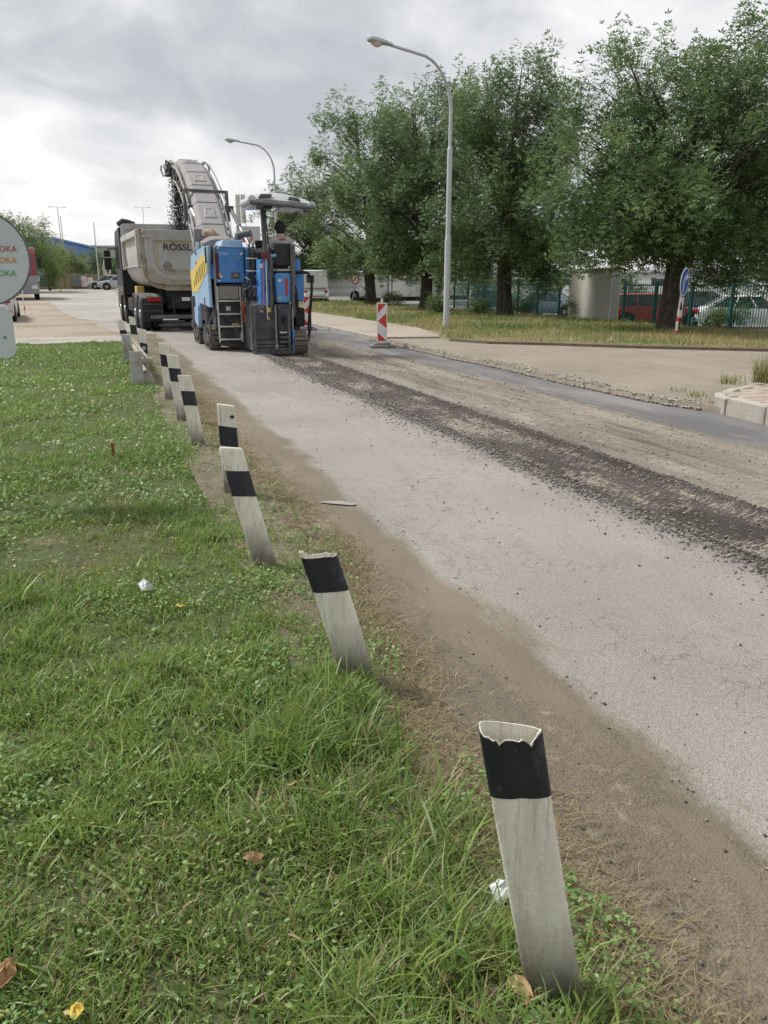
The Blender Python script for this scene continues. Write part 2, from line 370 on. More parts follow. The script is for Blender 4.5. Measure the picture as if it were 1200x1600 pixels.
# left lawn with its soil
st(grid('lawn', np.concatenate([np.linspace(-16, -4, 25), np.linspace(-3.95, 1.0, 90)]), np.linspace(-3, 21.6, 320), lawn_h, M_soil))
# yard and side road behind the lawn
st(grid('road_beyond', np.linspace(1.25, 8.5, 10), np.linspace(35.9, 180, 80), lambda x, y: yard_h(x, y) - .006, M_road))
st(grid('yard', np.linspace(-60, 1.3, 62), np.linspace(21.2, 180, 120), lambda x, y: .0 + yard_h(x, y) - .006 * (x > 1.2), M_yard))
def lane_edge(x, y): return .004 - .03 * sstep(24.3, 24.9, y + 1.2 * fbm(x * .5, y * .5, 17)) - .03 * (1 - sstep(21.5, 21.9, y + .6 * fbm(x * .8, y * .8, 18)))
M_lane = mat('pale_concrete_lane', (.34, .315, .275), .9, var=.12, scale=10, c2=(.25, .235, .21), c2s=.8, c2t=(.45, .65), bump=.2, bscale=60)
st(grid('concrete_lane', np.linspace(-40, 1.3, 90), np.linspace(21.2, 25.6, 40), lane_edge, M_lane))
M_jn = mat('grey_junction_asphalt', (.27, .257, .235), .9, var=.14, scale=6, c2=(.34, .32, .285), c2s=.35, c2t=(.45, .6), bump=.2, bscale=60)
st(grid('junction_road', np.linspace(-9, 1.6, 70), np.linspace(25, 90, 160), lambda x, y: yard_h(x, y) + .006 - .05 * (1 - sstep(-.5, .5, x - (.2 - .13 * (y - 25)) + 2.2 * fbm(x * .3, y * .12, 19))), M_jn))
# the road, still unmilled lane
st(grid('road', np.linspace(1.15, 3.34, 30), np.linspace(-4, 36, 90), lambda x, y: .006 * fbm(x * .7, y * .5, 5) + yard_h(x, y), M_road))
st(grid('road_ahead', np.linspace(3.345, 4.4, 8), np.linspace(17.9, 36, 30), lambda x, y: .004 + yard_h(x, y), M_road))
def shoulder_h(x, y):
    edge = 1.44 + .14 * fbm(y * .55, y * 0 + 3, 21) * 2 + .05 * fbm(y * 3, x * 3, 22)
    z = .045 * (1 - sstep(edge - .75, edge + .02, x)) - .012 * sstep(edge - .02, edge + .12, x) + .014 * fbm(x * 5, y * 2.2, 31) + .007 * fbm(x * 22, y * 22, 33) + .016 * fbm(x * 13, y * 6, 34) * sstep(edge - .45, edge - .1, x)
    # tyre tread pressed into the dirt beside the grass
    for cx, y0, y1, w in ((1.17, .6, 2.1, .055),):
        c = cx + .05 * np.sin(y * 1.3); msk = np.exp(-((x - c) / w) ** 4) * sstep(y0 - .1, y0 + .25, y) * (1 - sstep(y1 - .5, y1, y))
        bars = np.clip(np.sin(2 * np.pi * (y / .05 + np.abs(x - c) * 9)) * 1.4, -1, 1)
        z = z + msk * (-.004 + .0055 * bars) * sstep(.25, .7, vnoise(x * 9, y * 4, 35))
    return z
ysh = np.concatenate([np.arange(.2, 3.2, .012), np.arange(3.2, 8, .04), np.arange(8, 26, .12)])
st(grid('dirt_shoulder', np.concatenate([np.linspace(.6, 1.4, 66), np.linspace(1.412, 2.0, 24)]), ysh, shoulder_h, M_dirt))
def strip_h(x, y):
    w = .04 * np.exp(-((x - 3.40) / .09) ** 2) + .035 * np.exp(-((x - 4.22) / .08) ** 2)
    return -.05 + w * (1 + .9 * fbm(x * 6, y * 3, 41)) + .006 * np.sin(x * 2 * np.pi / .085) + .014 * fbm(x * 14, y * 9, 43) + .045 * (1 - sstep(3.27, 3.34, x))
st(grid('milled_strip', np.linspace(3.27, 4.30, 58), np.concatenate([np.arange(-1, 8, .03), np.arange(8, 18, .07)]), strip_h, M_mill))
def lane_h(x, y): return -.045 + .012 * fbm(x * 7, y * 2.5, 51) + .004 * np.sin(x * 2 * np.pi / .13) - .016 * sstep(5.7, 6.15, x + .35 * fbm(y * .6, y * 0, 52)) + .02 * np.exp(-((x - 5.75 - .25 * fbm(y * .4, y * 0, 53)) / .1) ** 2)
st(grid('milled_lane', np.linspace(4.27, 6.3, 70), np.concatenate([np.arange(-1, 12, .06), np.arange(12, 36, .16)]), lane_h, M_mill2))
st(grid('asphalt_strip', np.linspace(5.4, 7.5, 22), np.linspace(-3, 60, 90), lambda x, y: -.058 + .08 * sstep(30, 50, y) + 0 * x, M_newasph))
# entrance apron (side road) to the right
def apron_edge(y): return .27 * (1 - sstep(7.6, 8.9, y)) + 6.86 + .012 * (y - 8) + .16 * fbm(y * .8, y * 0 + 2, 61) + .07 * fbm(y * 4, y * 0, 62)
mb = MB(); ysA = np.concatenate([np.linspace(7.5, 21, 140)])
V = []; Fq = []; tX = np.concatenate([[0, 0, .12, .3], np.linspace(.6, 24, 24)])
for j, y in enumerate(ysA):
    ex = float(apron_edge(y))
    for i, t in enumerate(tX):
        z = (-.09 if i == 0 else .012 + .02 * float(fbm(np.array(ex + t) * 3, np.array(y * 3), 63)) * (t < .5)); x = ex + t + (.02 if i == 0 else 0); V.append((x, y if x < 9 or y > 10 else y, z + float(verge_h(x, y)) * 0))
w_ = len(tX)
for j in range(len(ysA) - 1):
    for i in range(w_ - 1): Fq.append((j * w_ + i, j * w_ + i + 1, (j + 1) * w_ + i + 1, (j + 1) * w_ + i))
st(np_mesh('side_road', V, Fq, M_apron))
mb = MB(); mb.bx(7.3, 60, -12, 7.75, -.25, .0); st(mb.build('side_road_near', M_apron))
# verge with trees: outline, raised a little over the apron
VP = [(10.0, 95), (10.0, 40), (9.9, 28), (9.8, 24.4), (9.25, 22), (8.75, 20.2), (8.65, 19.2), (9.2, 18.0), (10.4, 17.05), (11.84, 15.6), (14, 13.93), (20, 9.5), (40, -5)]
VPn = np.array(VP)
def verge_left(y): return np.interp(y, VPn[::-1, 1], VPn[::-1, 0])
yv = np.concatenate([np.linspace(-5, 12, 20), np.linspace(12.4, 30, 75), np.linspace(31, 95, 40)]); V = []; Fq = []; tX = np.concatenate([[0, .03, .3], np.linspace(.8, 16, 26), [30, 60]])
for y in yv:
    ex = float(verge_left(y))
    for i, t in enumerate(tX):
        x = ex + t; V.append((x, y, (-.02 if i == 0 else .055) + float(verge_h(x, y)) + (.05 * float(fbm(np.array(x * .9), np.array(y * .9), 71)) if i > 1 else 0)))
w_ = len(tX)
for j in range(len(yv) - 1):
    for i in range(w_ - 1): Fq.append((j * w_ + i, j * w_ + i + 1, (j + 1) * w_ + i + 1, (j + 1) * w_ + i))
st(np_mesh('verge', V, Fq, M_verge, smooth=True))
M_lot = mat('car_park_asphalt', (.16, .157, .15), .9, var=.15, scale=5)
st(grid('car_park', np.linspace(23.5, 75, 20), np.linspace(8, 110, 30), lambda x, y: -.62 + 0 * x, M_lot))
# pavement along the far kerb
M_pave = mat('dusty_pavers', (.33, .285, .235), .92, var=.16, scale=12, c2=(.26, .225, .185), c2s=.8, c2t=(.45, .65), bump=.3, bscale=60)
mb = MB(); pts = [(7.24, 20.6)] + [(7.24 + .023 * (y - 20.6), y) for y in (30, 40, 60, 95)] + [(10.4, 95), (10.3, 40), (10.2, 28), (10.1, 24.4), (9.5, 22), (9.0, 20.2)]
mb.prism(pts, 'z', -.2, .06); st(mb.build('pavement', M_pave))
kerb = empty('kerb', (7.1, 20.7, 0)); kerb['kind'] = 'structure'
for i in range(46):
    y0 = 20.72 + i * 1.0; x = 7.1 + .023 * (y0 - 20.6)
    m_ = MB(); m_.box((x + .06, y0 + .49, -.02), (.13, .982, .19), (0, 0, R(-1.3) + random.Random(i).uniform(-.006, .006)))
    m_.build('kerb_stone', M_conc, kerb, (7.1, 20.7, 0), bevel=.012)
# near kerb island with block paving
KP = [(7.16, 8.0), (7.10, 7.62), (7.0, 6.9), (6.86, 6.1), (6.6, 5.2), (6.45, 4.0), (6.3, 2.6), (6.2, 1.0)]
isl = empty('kerb_island', (6.9, 7.5, 0)); isl['kind'] = 'structure'
M_kerbn = mat('pale_kerb_concrete', (.36, .335, .295), .85, var=.14, scale=40, c2=(.25, .225, .19), c2s=3, c2t=(.52, .7), bump=.2, bscale=150)
for i in range(1, len(KP) - 1):
    a, b_ = KP[i], KP[i + 1]; dx, dy = b_[0] - a[0], b_[1] - a[1]; ln = math.hypot(dx, dy); nx, ny = -dy / ln, dx / ln
    g = .006; a2 = (a[0] + dx / ln * g, a[1] + dy / ln * g); b2 = (b_[0] - dx / ln * g, b_[1] - dy / ln * g)
    m_ = MB(); m_.prism([a2, b2, (b2[0] + nx * .15, b2[1] + ny * .15), (a2[0] + nx * .15, a2[1] + ny * .15)], 'z', -.2, .155)
    m_.build('kerb_stone', M_kerbn, isl, (6.9, 7.5, 0), bevel=.018)
# curved stones round the far nose of the island
NP = [(7.10, 7.64), (7.19, 7.92), (7.46, 8.22), (8.05, 8.6), (9.0, 9.05), (10.2, 9.45), (11.6, 9.7)]
for i in range(len(NP) - 1):
    a, b_ = NP[i], NP[i + 1]; dx, dy = b_[0] - a[0], b_[1] - a[1]; ln = math.hypot(dx, dy); nx, ny = dy / ln, -dx / ln
    m_ = MB(); m_.prism([a, (a[0] + dx * .985, a[1] + dy * .985), (a[0] + dx * .985 + nx * .13, a[1] + dy * .985 + ny * .13), (a[0] + nx * .13, a[1] + ny * .13)], 'z', -.2, .135 - .012 * i)
    m_.build('kerb_stone', M_kerbn, isl, (6.9, 7.5, 0), bevel=.015)
M_bed = mat('paver_bed_sand', (.22, .19, .15), .95)
MB().prism([(7.24, 7.85), (7.48, 8.08), (8.05, 8.45), (9.0, 8.9), (10.2, 9.35), (11.6, 9.55), (13, 9.5), (13, 1), (6.4, 1), (6.62, 4.0), (7.12, 7.0)], 'z', -.2, .085).build('paver_bed', M_bed, isl, (6.9, 7.5, 0))
pm = MB().bx(-.0965, .0965, -.0465, .0465, -.03, .03).build('paver', mat('red_block_paver', (.33, .265, .215), .92, var=.2, scale=3.5, c2=(.36, .315, .255), c2s=5, c2t=(.42, .6), bump=.3, bscale=150), isl, bevel=.006, seg=1)
pr = random.Random(3); k = 0
for j in range(26):
    for i in range(15):
        x = 7.08 + i * .2 + (j % 2) * .1; y = 8.9 - j * .1
        lim = np.interp(x, [7.05, 7.35, 8.0, 9.0, 10.2], [7.6, 8.0, 8.37, 8.82, 9.15]); xl = np.interp(y, [6.2, 7.0, 7.72, 8.0], [7.02, 7.16, 7.28, 7.4])
        if y > lim - .06 or x < xl + .1 or k >= 290: continue
        o = pm if k == 0 else pm.copy()
        if k: col.objects.link(o)
        o.location = (x - 6.9, y - 7.5, .095 + pr.uniform(-.004, .005)); o.rotation_euler = (pr.uniform(-.02, .02), pr.uniform(-.02, .02), pr.uniform(-.02, .02)); k += 1
# low dark edging where verge meets side road
eg = empty('verge_edging', (11.8, 15.6, 0)); eg['kind'] = 'structure'
M_edge = mat('dirty_edging', (.16, .125, .095), .95, var=.25, scale=10)
EP = []
for a, b_ in zip(VP[6:-2], VP[7:-1]):
    n_ = max(1, int(math.hypot(b_[0] - a[0], b_[1] - a[1]) / 1.0))
    for k in range(n_): EP.append((a[0] + (b_[0] - a[0]) * k / n_, a[1] + (b_[1] - a[1]) * k / n_))
for a, b_ in zip(EP[:-1], EP[1:]):
    MB().bar((a[0] - .03, a[1] - .03, .03), (b_[0] - .035, b_[1] - .035, .03), .08, .1).build('edging_stone', M_edge, eg, (11.8, 15.6, 0), bevel=.01)

# ------------------------------------------------------------------ loose stones
OCT = np.array([(1, 0, 0), (-1, 0, 0), (0, 1, 0), (0, -1, 0), (0, 0, 1), (0, 0, -1)], float)
OCF = np.array([(0, 2, 4), (2, 1, 4), (1, 3, 4), (3, 0, 4), (2, 0, 5), (1, 2, 5), (3, 1, 5), (0, 3, 5)])
def stones(name, X, Y, Z, S, c0, c1, m, seed, flat=.65):
    r_ = np.random.default_rng(seed); N = len(X)
    V = OCT[None] * (.65 + .6 * r_.random((N, 6, 1))) * S[:, None, None]
    V = V + r_.normal(0, .18, (N, 6, 3)) * S[:, None, None]; V[:, :, 2] *= flat
    a = r_.random(N) * 6.283; c, s = np.cos(a)[:, None], np.sin(a)[:, None]
    V = np.stack([V[:, :, 0] * c - V[:, :, 1] * s, V[:, :, 0] * s + V[:, :, 1] * c, V[:, :, 2]], 2) + np.stack([X, Y, Z + S * .3], 1)[:, None]
    Fc = (OCF[None] + (np.arange(N) * 6)[:, None, None]).reshape(-1, 3)
    t = r_.random((N, 1)) ** 1.4; tint = np.array(c0) * (1 - t) + np.array(c1) * t
    return np_mesh(name, V.reshape(-1, 3), Fc, m, np.repeat(tint, 6, 0))
M_stone = attrmat('loose_stone', .93, .3, 120)
r_ = np.random.default_rng(11)
def ypow(n, a, b, p=1.5): return a + (b - a) * r_.random(n) ** p
n_ = 24000; Y = ypow(n_, .8, 17.2); X = 3.36 + r_.normal(0, .085, n_) + .03 * np.sin(Y * 2)
n2_ = 8000; Y2 = ypow(n2_, .8, 17); X2 = 4.24 + r_.normal(0, .055, n2_)
n3_ = 6500; Y3 = ypow(n3_, .8, 17); X3 = r_.uniform(3.45, 4.2, n3_)
X = np.concatenate([X, X2, X3]); Y = np.concatenate([Y, Y2, Y3]); S = (.0028 + .011 * r_.random(len(X)) ** 4) * (1 + .04 * Y)
Z = np.where(X < 3.345, .002, strip_h(X, Y))
tag(stones('milling_rubble', X, Y, Z, S, (.085, .077, .07), (.31, .28, .25), M_stone, 5), 'dark crumbled asphalt rubble lying in rows along the milled strip', 'rubble', kind='stuff')
n_ = 6500; Y = ypow(n_, .9, 16); X = 3.3 - np.abs(r_.normal(0, .2, n_)); n2_ = 750; Y2 = ypow(n2_, .7, 16, 1.6); X2 = r_.uniform(1.5, 3.2, n2_)
n3_ = 1500; Y3 = ypow(n3_, .7, 12, 1.8); X3 = r_.uniform(.95, 1.7, n3_)
X = np.concatenate([X, X2, X3]); Y = np.concatenate([Y, Y2, Y3]); S = (.0018 + .007 * r_.random(len(X)) ** 7) * (1 + .05 * Y)
Z = np.where(X > 1.75, .002, np.maximum(shoulder_h(X, Y), 0))
tag(stones('loose_grit', X, Y, Z, S, (.07, .063, .056), (.27, .245, .21), M_stone, 6), 'loose dark grit and stones scattered over the grey lane and dirt', 'gravel', kind='stuff')
n_ = 6000; Y = ypow(n_, 2, 30, 1.5); X = r_.uniform(4.3, 6.0, n_) ; S = (.003 + .010 * r_.random(n_) ** 4) * (1 + .03 * Y)
tag(stones('milled_lane_grit', X, Y, lane_h(X, Y), S, (.09, .078, .066), (.30, .27, .23), M_stone, 8), 'brown dusty grit lying on the earlier milled lane', 'gravel', kind='stuff')
# the broken pavement edge: a ragged row of lumps
n_ = 6500; Y = 8 + 13 * r_.random(n_); X = apron_edge(Y) + np.abs(r_.normal(0, .13, n_)) * (.5 + 1.2 * vnoise(Y * 1.5, Y * 0, 66)) - .04; S = .006 + .03 * r_.random(n_) ** 3.2
Z = np.where(X < apron_edge(Y) + .01, -.05, .005) + .01 * r_.random(n_)
tag(stones('broken_pavement_edge', X, Y, Z, S, (.22, .2, .175), (.46, .42, .36), M_stone, 9, .38), 'ragged pale edge of broken pavement lumps beside the dark asphalt', 'rubble', kind='stuff')

# ------------------------------------------------------------------ grass
def blades(X, Y, Z, Hh, W, C, seed, bend=(.2, .9), segs=2):
    r_ = np.random.default_rng(seed); N = len(X); a = r_.random(N) * 6.283; dx, dy = np.cos(a), np.sin(a)
    be = (bend[0] + (bend[1] - bend[0]) * r_.random(N)) * Hh
    lx = r_.normal(0, .18, N) * Hh; ly = r_.normal(0, .18, N) * Hh
    px, py = -dy * W / 2, dx * W / 2; tw = r_.normal(0, .5, N)
    V = []
    for i in range(segs):
        t = i / segs; k = t * t
        cx = X + dx * be * k + lx * t; cy = Y + dy * be * k + ly * t; cz = Z + Hh * (t - .28 * k * (be / Hh))
        w = 1 - .45 * t; c, s = np.cos(tw * t), np.sin(tw * t); qx, qy = (px * c - py * s) * w, (px * s + py * c) * w
        V += [np.stack([cx - qx, cy - qy, cz], 1), np.stack([cx + qx, cy + qy, cz], 1)]
    V.append(np.stack([X + dx * be + lx, Y + dy * be + ly, Z + Hh * (1 - .28 * be / Hh)], 1))
    n = 2 * segs + 1; V = np.stack(V, 1).reshape(-1, 3); f = []
    for i in range(segs - 1): f += [(2 * i, 2 * i + 1, 2 * i + 3), (2 * i, 2 * i + 3, 2 * i + 2)]
    f.append((2 * segs - 2, 2 * segs - 1, 2 * segs))
    Fc = (np.array(f)[None] + (np.arange(N) * n)[:, None, None]).reshape(-1, 3)
    return V, Fc, np.repeat(C, n, 0)
def join(parts):
    V = []; Fc = []; T = []; k = 0
    for v, f, t in parts: V.append(v); Fc.append(f + k); T.append(t); k += len(v)
    return np.concatenate(V), np.concatenate(Fc), np.concatenate(T)
def lerpc(a, b, t): return np.array(a)[None] * (1 - t[:, None]) + np.array(b)[None] * t[:, None]
M_grass = leafmat('grass_blade', .42, .42)
def in_view(X, Y, Z, ml=420, mr=60, mb_=330):
    u, v, f = project(np.stack([X, Y, Z], 1)); return (u > -ml) & (u < 1200 + mr) & (v < 1600 + mb_)
def grass_edge(y): return .9 + .13 * sstep(3.2, 4.2, y) + .16 * fbm(y * .8, y * 0 + 1, 81) * 2 + .06 * fbm(y * 4, y * 0, 82) * 2
def bare(X, Y):       # 0 bare .. 1 thick, worn patches of the lawn
    p = fbm(X * .55 + 5, Y * .45, 91) * 1.6 + fbm(X * 2.2, Y * 2.2, 92) * .8
    for cx, cy, rr in ((.18, 1.95, .22), (-.35, 1.95, .17), (.0, 1.72, .16), (.42, 1.62, .06)):
        p = p - .75 * np.exp(-(((X - cx) ** 2) + ((Y - cy) ** 2) * .8) / rr ** 2)
    p = p - .5 * sstep(.1, -.12, grass_edge(Y) - .12 - X)
    return sstep(-.72, -.32, p)
parts = []
lod = [(.35, 1.6, 38000, .0047, 3), (1.6, 3.0, 25000, .0052, 3), (3.0, 5.5, 12500, .0056, 2), (5.5, 9.5, 6000, .0096, 1), (9.5, 15, 3000, .0135, 1), (15, 21.5, 1700, .02, 1)]
for i, (y0, y1, den, w, sg) in enumerate(lod):
    r2 = np.random.default_rng(100 + i); xw0 = -1.9 - .17 * y1
    N = int(den * (y1 - y0) * (1.35 - xw0)); X = r2.uniform(xw0, 1.35, N); Y = r2.uniform(y0, y1, N); Z = lawn_h(X, Y)
    ok = in_view(X, Y, Z); e_ = grass_edge(Y) - X; bb = bare(X, Y)
    clump = .25 + .75 * sstep(.28, .62, vnoise(X * 8, Y * 8, 95))
    ok &= (r2.random(N) < (sstep(-.08, .16, e_ + r2.normal(0, .03, N)) * (.16 + .84 * bb) * clump))
    X, Y, Z, e_, bb = X[ok], Y[ok], Z[ok], e_[ok], bb[ok]; N = len(X)
    tall = .5 + .9 * sstep(.35, .75, vnoise(X * 1.7, Y * 1.3, 96)) + .35 * sstep(.4, .8, vnoise(X * 6, Y * 6, 97))
    near = 1 - .38 * sstep(1.8, 5, Y)
    Hh = (.036 + .046 * r2.random(N) + .07 * (r2.random(N) < .06) ) * tall * near * (.45 + .55 * bb) * (1 - .35 * sstep(.15, -.02, e_))
    W = w * (.55 + .8 * r2.random(N) + 1.1 * (r2.random(N) < .07))
    hue = vnoise(X * 1.1, Y * .9, 98); C = lerpc((.085, .168, .028), (.29, .385, .095), np.clip(r2.random(N) * .75 + hue * .45 - .1, 0, 1))
    blue = r2.random(N) < .18; C[blue] = lerpc((.11, .21, .06), (.24, .36, .12), r2.random(blue.sum()))
    pale = r2.random(N) < .05; C[pale] = lerpc((.36, .43, .22), (.50, .54, .34), r2.random(pale.sum()))  # highlights on the turf, painted in as a few paler blades
    dry = r2.random(N) < np.clip(.06 + .75 * (1 - bb) + .4 * sstep(.17, 0, e_) + .25 * (vnoise(X * .8 + 9, Y * .7, 99) > .72), 0, .85)
    C[dry] = lerpc((.20, .165, .07), (.40, .345, .19), r2.random(dry.sum()))
    Hh[dry] *= .8
    parts.append(blades(X, Y, Z - .004, Hh, W, C, 200 + i, (.15, 1.15), sg))
# lone longer stalks
r2 = np.random.default_rng(77); N = 900; X = r2.uniform(-3, .9, N); Y = .5 + 7 * r2.random(N) ** 1.3; ok = in_view(X, Y, lawn_h(X, Y)) & (X < grass_edge(Y)); X, Y = X[ok], Y[ok]; N = len(X)
parts.append(blades(X, Y, lawn_h(X, Y), .10 + .09 * r2.random(N), .0045 + .003 * r2.random(N), lerpc((.13, .2, .05), (.30, .31, .14), r2.random(N)), 301, (.3, 1.3), 3))
g_ = np_mesh('grass', *join(parts)[:2], M_grass, join(parts)[2]); tag(g_, 'green lawn grass with dry patches between sign and dirt shoulder', 'grass', kind='stuff')
# broad-leaved weeds between the blades
LF = np.array([(0, 0, 0), (.5, .32, .08), (1, 0, 0), (.5, -.32, .08)], float)
def leaves(P, D, Nn, L, C, shape=LF):
    D = D / np.linalg.norm(D, axis=1, keepdims=True); S = np.cross(Nn, D); S /= np.linalg.norm(S, axis=1, keepdims=True) + 1e-9; U = np.cross(D, S)
    V = P[:, None] + L[:, None, None] * (shape[None, :, 0:1] * D[:, None] + shape[None, :, 1:2] * S[:, None] + shape[None, :, 2:3] * U[:, None])
    N = len(P); k = len(shape); f = np.array([(0, 2, 1), (0, 3, 2)]) if k == 4 else None
    return V.reshape(-1, 3), (f[None] + (np.arange(N) * k)[:, None, None]).reshape(-1, 3), np.repeat(C, k, 0)
parts = []
for i, (y0, y1, den, sz) in enumerate(((.35, 2.2, 17000, .0145), (2.2, 4.5, 3200, .018), (4.5, 9, 600, .03), (9, 20, 110, .05))):
    r2 = np.random.default_rng(400 + i); xw0 = -1.9 - .17 * y1; N = int(den * (y1 - y0) * (1.2 - xw0)); X = r2.uniform(xw0, 1.2, N); Y = r2.uniform(y0, y1, N); Z = lawn_h(X, Y)
    pat = vnoise(X * 2.6, Y * 2.2, 121); ok = in_view(X, Y, Z) & (X < grass_edge(Y) + .1) & (r2.random(N) < sstep(.38, .66, pat) * (.2 + .8 * bare(X, Y)) + .06)
    X, Y, Z = X[ok], Y[ok], Z[ok]; N = len(X); a = r2.random(N) * 6.283
    P_ = np.stack([X, Y, Z + .01 + .06 * r2.random(N) ** 1.2], 1); D = np.stack([np.cos(a), np.sin(a), r2.uniform(-.1, .7, N)], 1); Nn = np.stack([r2.normal(0, .35, N), r2.normal(0, .35, N), np.ones(N)], 1)
    C = lerpc((.10, .20, .045), (.29, .41, .15), r2.random(N)); yl = r2.random(N) < .03; C[yl] = (.42, .36, .10)
    parts.append(leaves(P_, D, Nn, sz * (.6 + .8 * r2.random(N)), C))
J = join(parts); tag(np_mesh('weeds', J[0], J[1], M_grass, J[2]), 'low broad-leaved weeds growing through the lawn grass', 'weeds', kind='stuff')
# clover heads, small and white
r2 = np.random.default_rng(55); N = 420; X = r2.uniform(-4, .6, N); Y = r2.uniform(7, 17, N); ok = (vnoise(X * .9, Y * .5, 131) > .42) & (X < grass_edge(Y) - .2); X, Y = X[ok], Y[ok]
tag(stones('clover_flowers', X, Y, lawn_h(X, Y) + .06, .006 + .009 * r2.random(len(X)), (.55, .56, .5), (.75, .75, .7), attrmat('white_petal', .8, .1), 12, 1.0), 'tiny white clover flowers dotted over the lawn', 'flowers', kind='stuff')
# dry grass of the verge under the trees
parts = []
for i, (y0, y1, den, w) in enumerate(((9, 20, 330, .022), (20, 34, 260, .03), (34, 62, 90, .05))):
    r2 = np.random.default_rng(500 + i); N = int(den * (y1 - y0) * 15); Y = r2.uniform(y0, y1, N); X = verge_left(Y) + .05 + r2.uniform(0, 15, N) ** 1.0; Z = verge_h(X, Y) + .045
    ok = in_view(X, Y, Z, 50, 400) & (r2.random(N) < .25 + .9 * vnoise(X * .9, Y * .9, 141)); X, Y, Z = X[ok], Y[ok], Z[ok]; N = len(X)
    gr = np.clip(1.7 * (vnoise(X * .5 + 3, Y * .4, 142) - .27) + .75 * sstep(18.5, 21, X) + r2.normal(0, .2, N), 0, 1)
    C = lerpc((.36, .31, .145), (.135, .215, .05), gr) * (.75 + .5 * r2.random((N, 1)))
    Hh = (.05 + .12 * r2.random(N) ** 1.6 + .2 * (r2.random(N) < .03)) * (.6 + .8 * vnoise(X * 1.3, Y * 1.3, 143))
    parts.append(blades(X, Y, Z, Hh, w * (.6 + .8 * r2.random(N)), C, 520 + i, (.1, .8), 1))
J = join(parts); tag(np_mesh('dry_grass', J[0], J[1], M_grass, J[2]), 'tall straw-coloured dry grass under the row of trees', 'grass', kind='stuff')
# straw and dead stalks along the edge of the dirt
r2 = np.random.default_rng(66); N = 22000; Y = .5 + 11 * r2.random(N) ** 1.6; X = grass_edge(Y) + r2.normal(.06, .09, N); ok = r2.random(N) < .4 + .6 * vnoise(X * 5, Y * 3, 151); X, Y = X[ok], Y[ok]; N = len(X)
J = blades(X, Y, np.maximum(shoulder_h(X, Y), lawn_h(X, Y)) - .002, .018 + .035 * r2.random(N), .0028 * (1 + .12 * Y), lerpc((.17, .135, .07), (.42, .35, .2), r2.random(N)), 67, (.8, 3.0), 2)
tag(np_mesh('dead_straw', J[0], J[1], M_grass, J[2]), 'flattened dead straw at the lawn edge along the dirt', 'straw', kind='stuff')
# ================================================================== roadside posts
def post_material():
    m, n, l, b, P = surface('weathered_white_plastic', .55); b.inputs['Specular IOR Level'].default_value = .4
    c = mixc(n, l, remap(n, l, noise_node(n, l, P, 9, 6, .6, (2.2, 2.2, .35)), .35, .7), (.74, .715, .635), (.61, .575, .48))
    c = mixc(n, l, remap(n, l, noise_node(n, l, P, 38, 5, .7, (2.5, 2.5, .22)), .53, .66, 0, .7), c, (.40, .365, .295))
    c = mixc(n, l, remap(n, l, noise_node(n, l, P, 160, 3), .6, .72, 0, .35), c, (.28, .26, .22))
    sx = n.new('ShaderNodeSeparateXYZ'); l.new(P, sx.inputs[0])
    k = mth(n, l, 'ADD', sx.outputs[2], mth(n, l, 'MULTIPLY', noise_node(n, l, P, 16, 5, .6, (1, 1, .4)), .16))
    c = mixc(n, l, remap(n, l, k, .17, .36, .9, 0), c, (.115, .098, .078))
    l.new(c, b.inputs['Base Color']); bump(n, l, b, noise_node(n, l, P, 90, 5), .002); return m
M_post = post_material()
M_band = mat('scuffed_black_foil', (.018, .02, .026), .5, var=.35, scale=22, c2=(.09, .09, .09), c2s=34, c2t=(.58, .78), stretch=(1, 1, .5))
M_refl = mat('grey_reflector', (.42, .43, .44), .3)
def sell(a, b, n=72, p=.62):
    o = []
    for k in range(n):
        t = 2 * math.pi * k / n; c, s = math.cos(t), math.sin(t)
        o.append((a * math.copysign(abs(c) ** p, c), b * math.copysign(abs(s) ** p, s)))
    return o
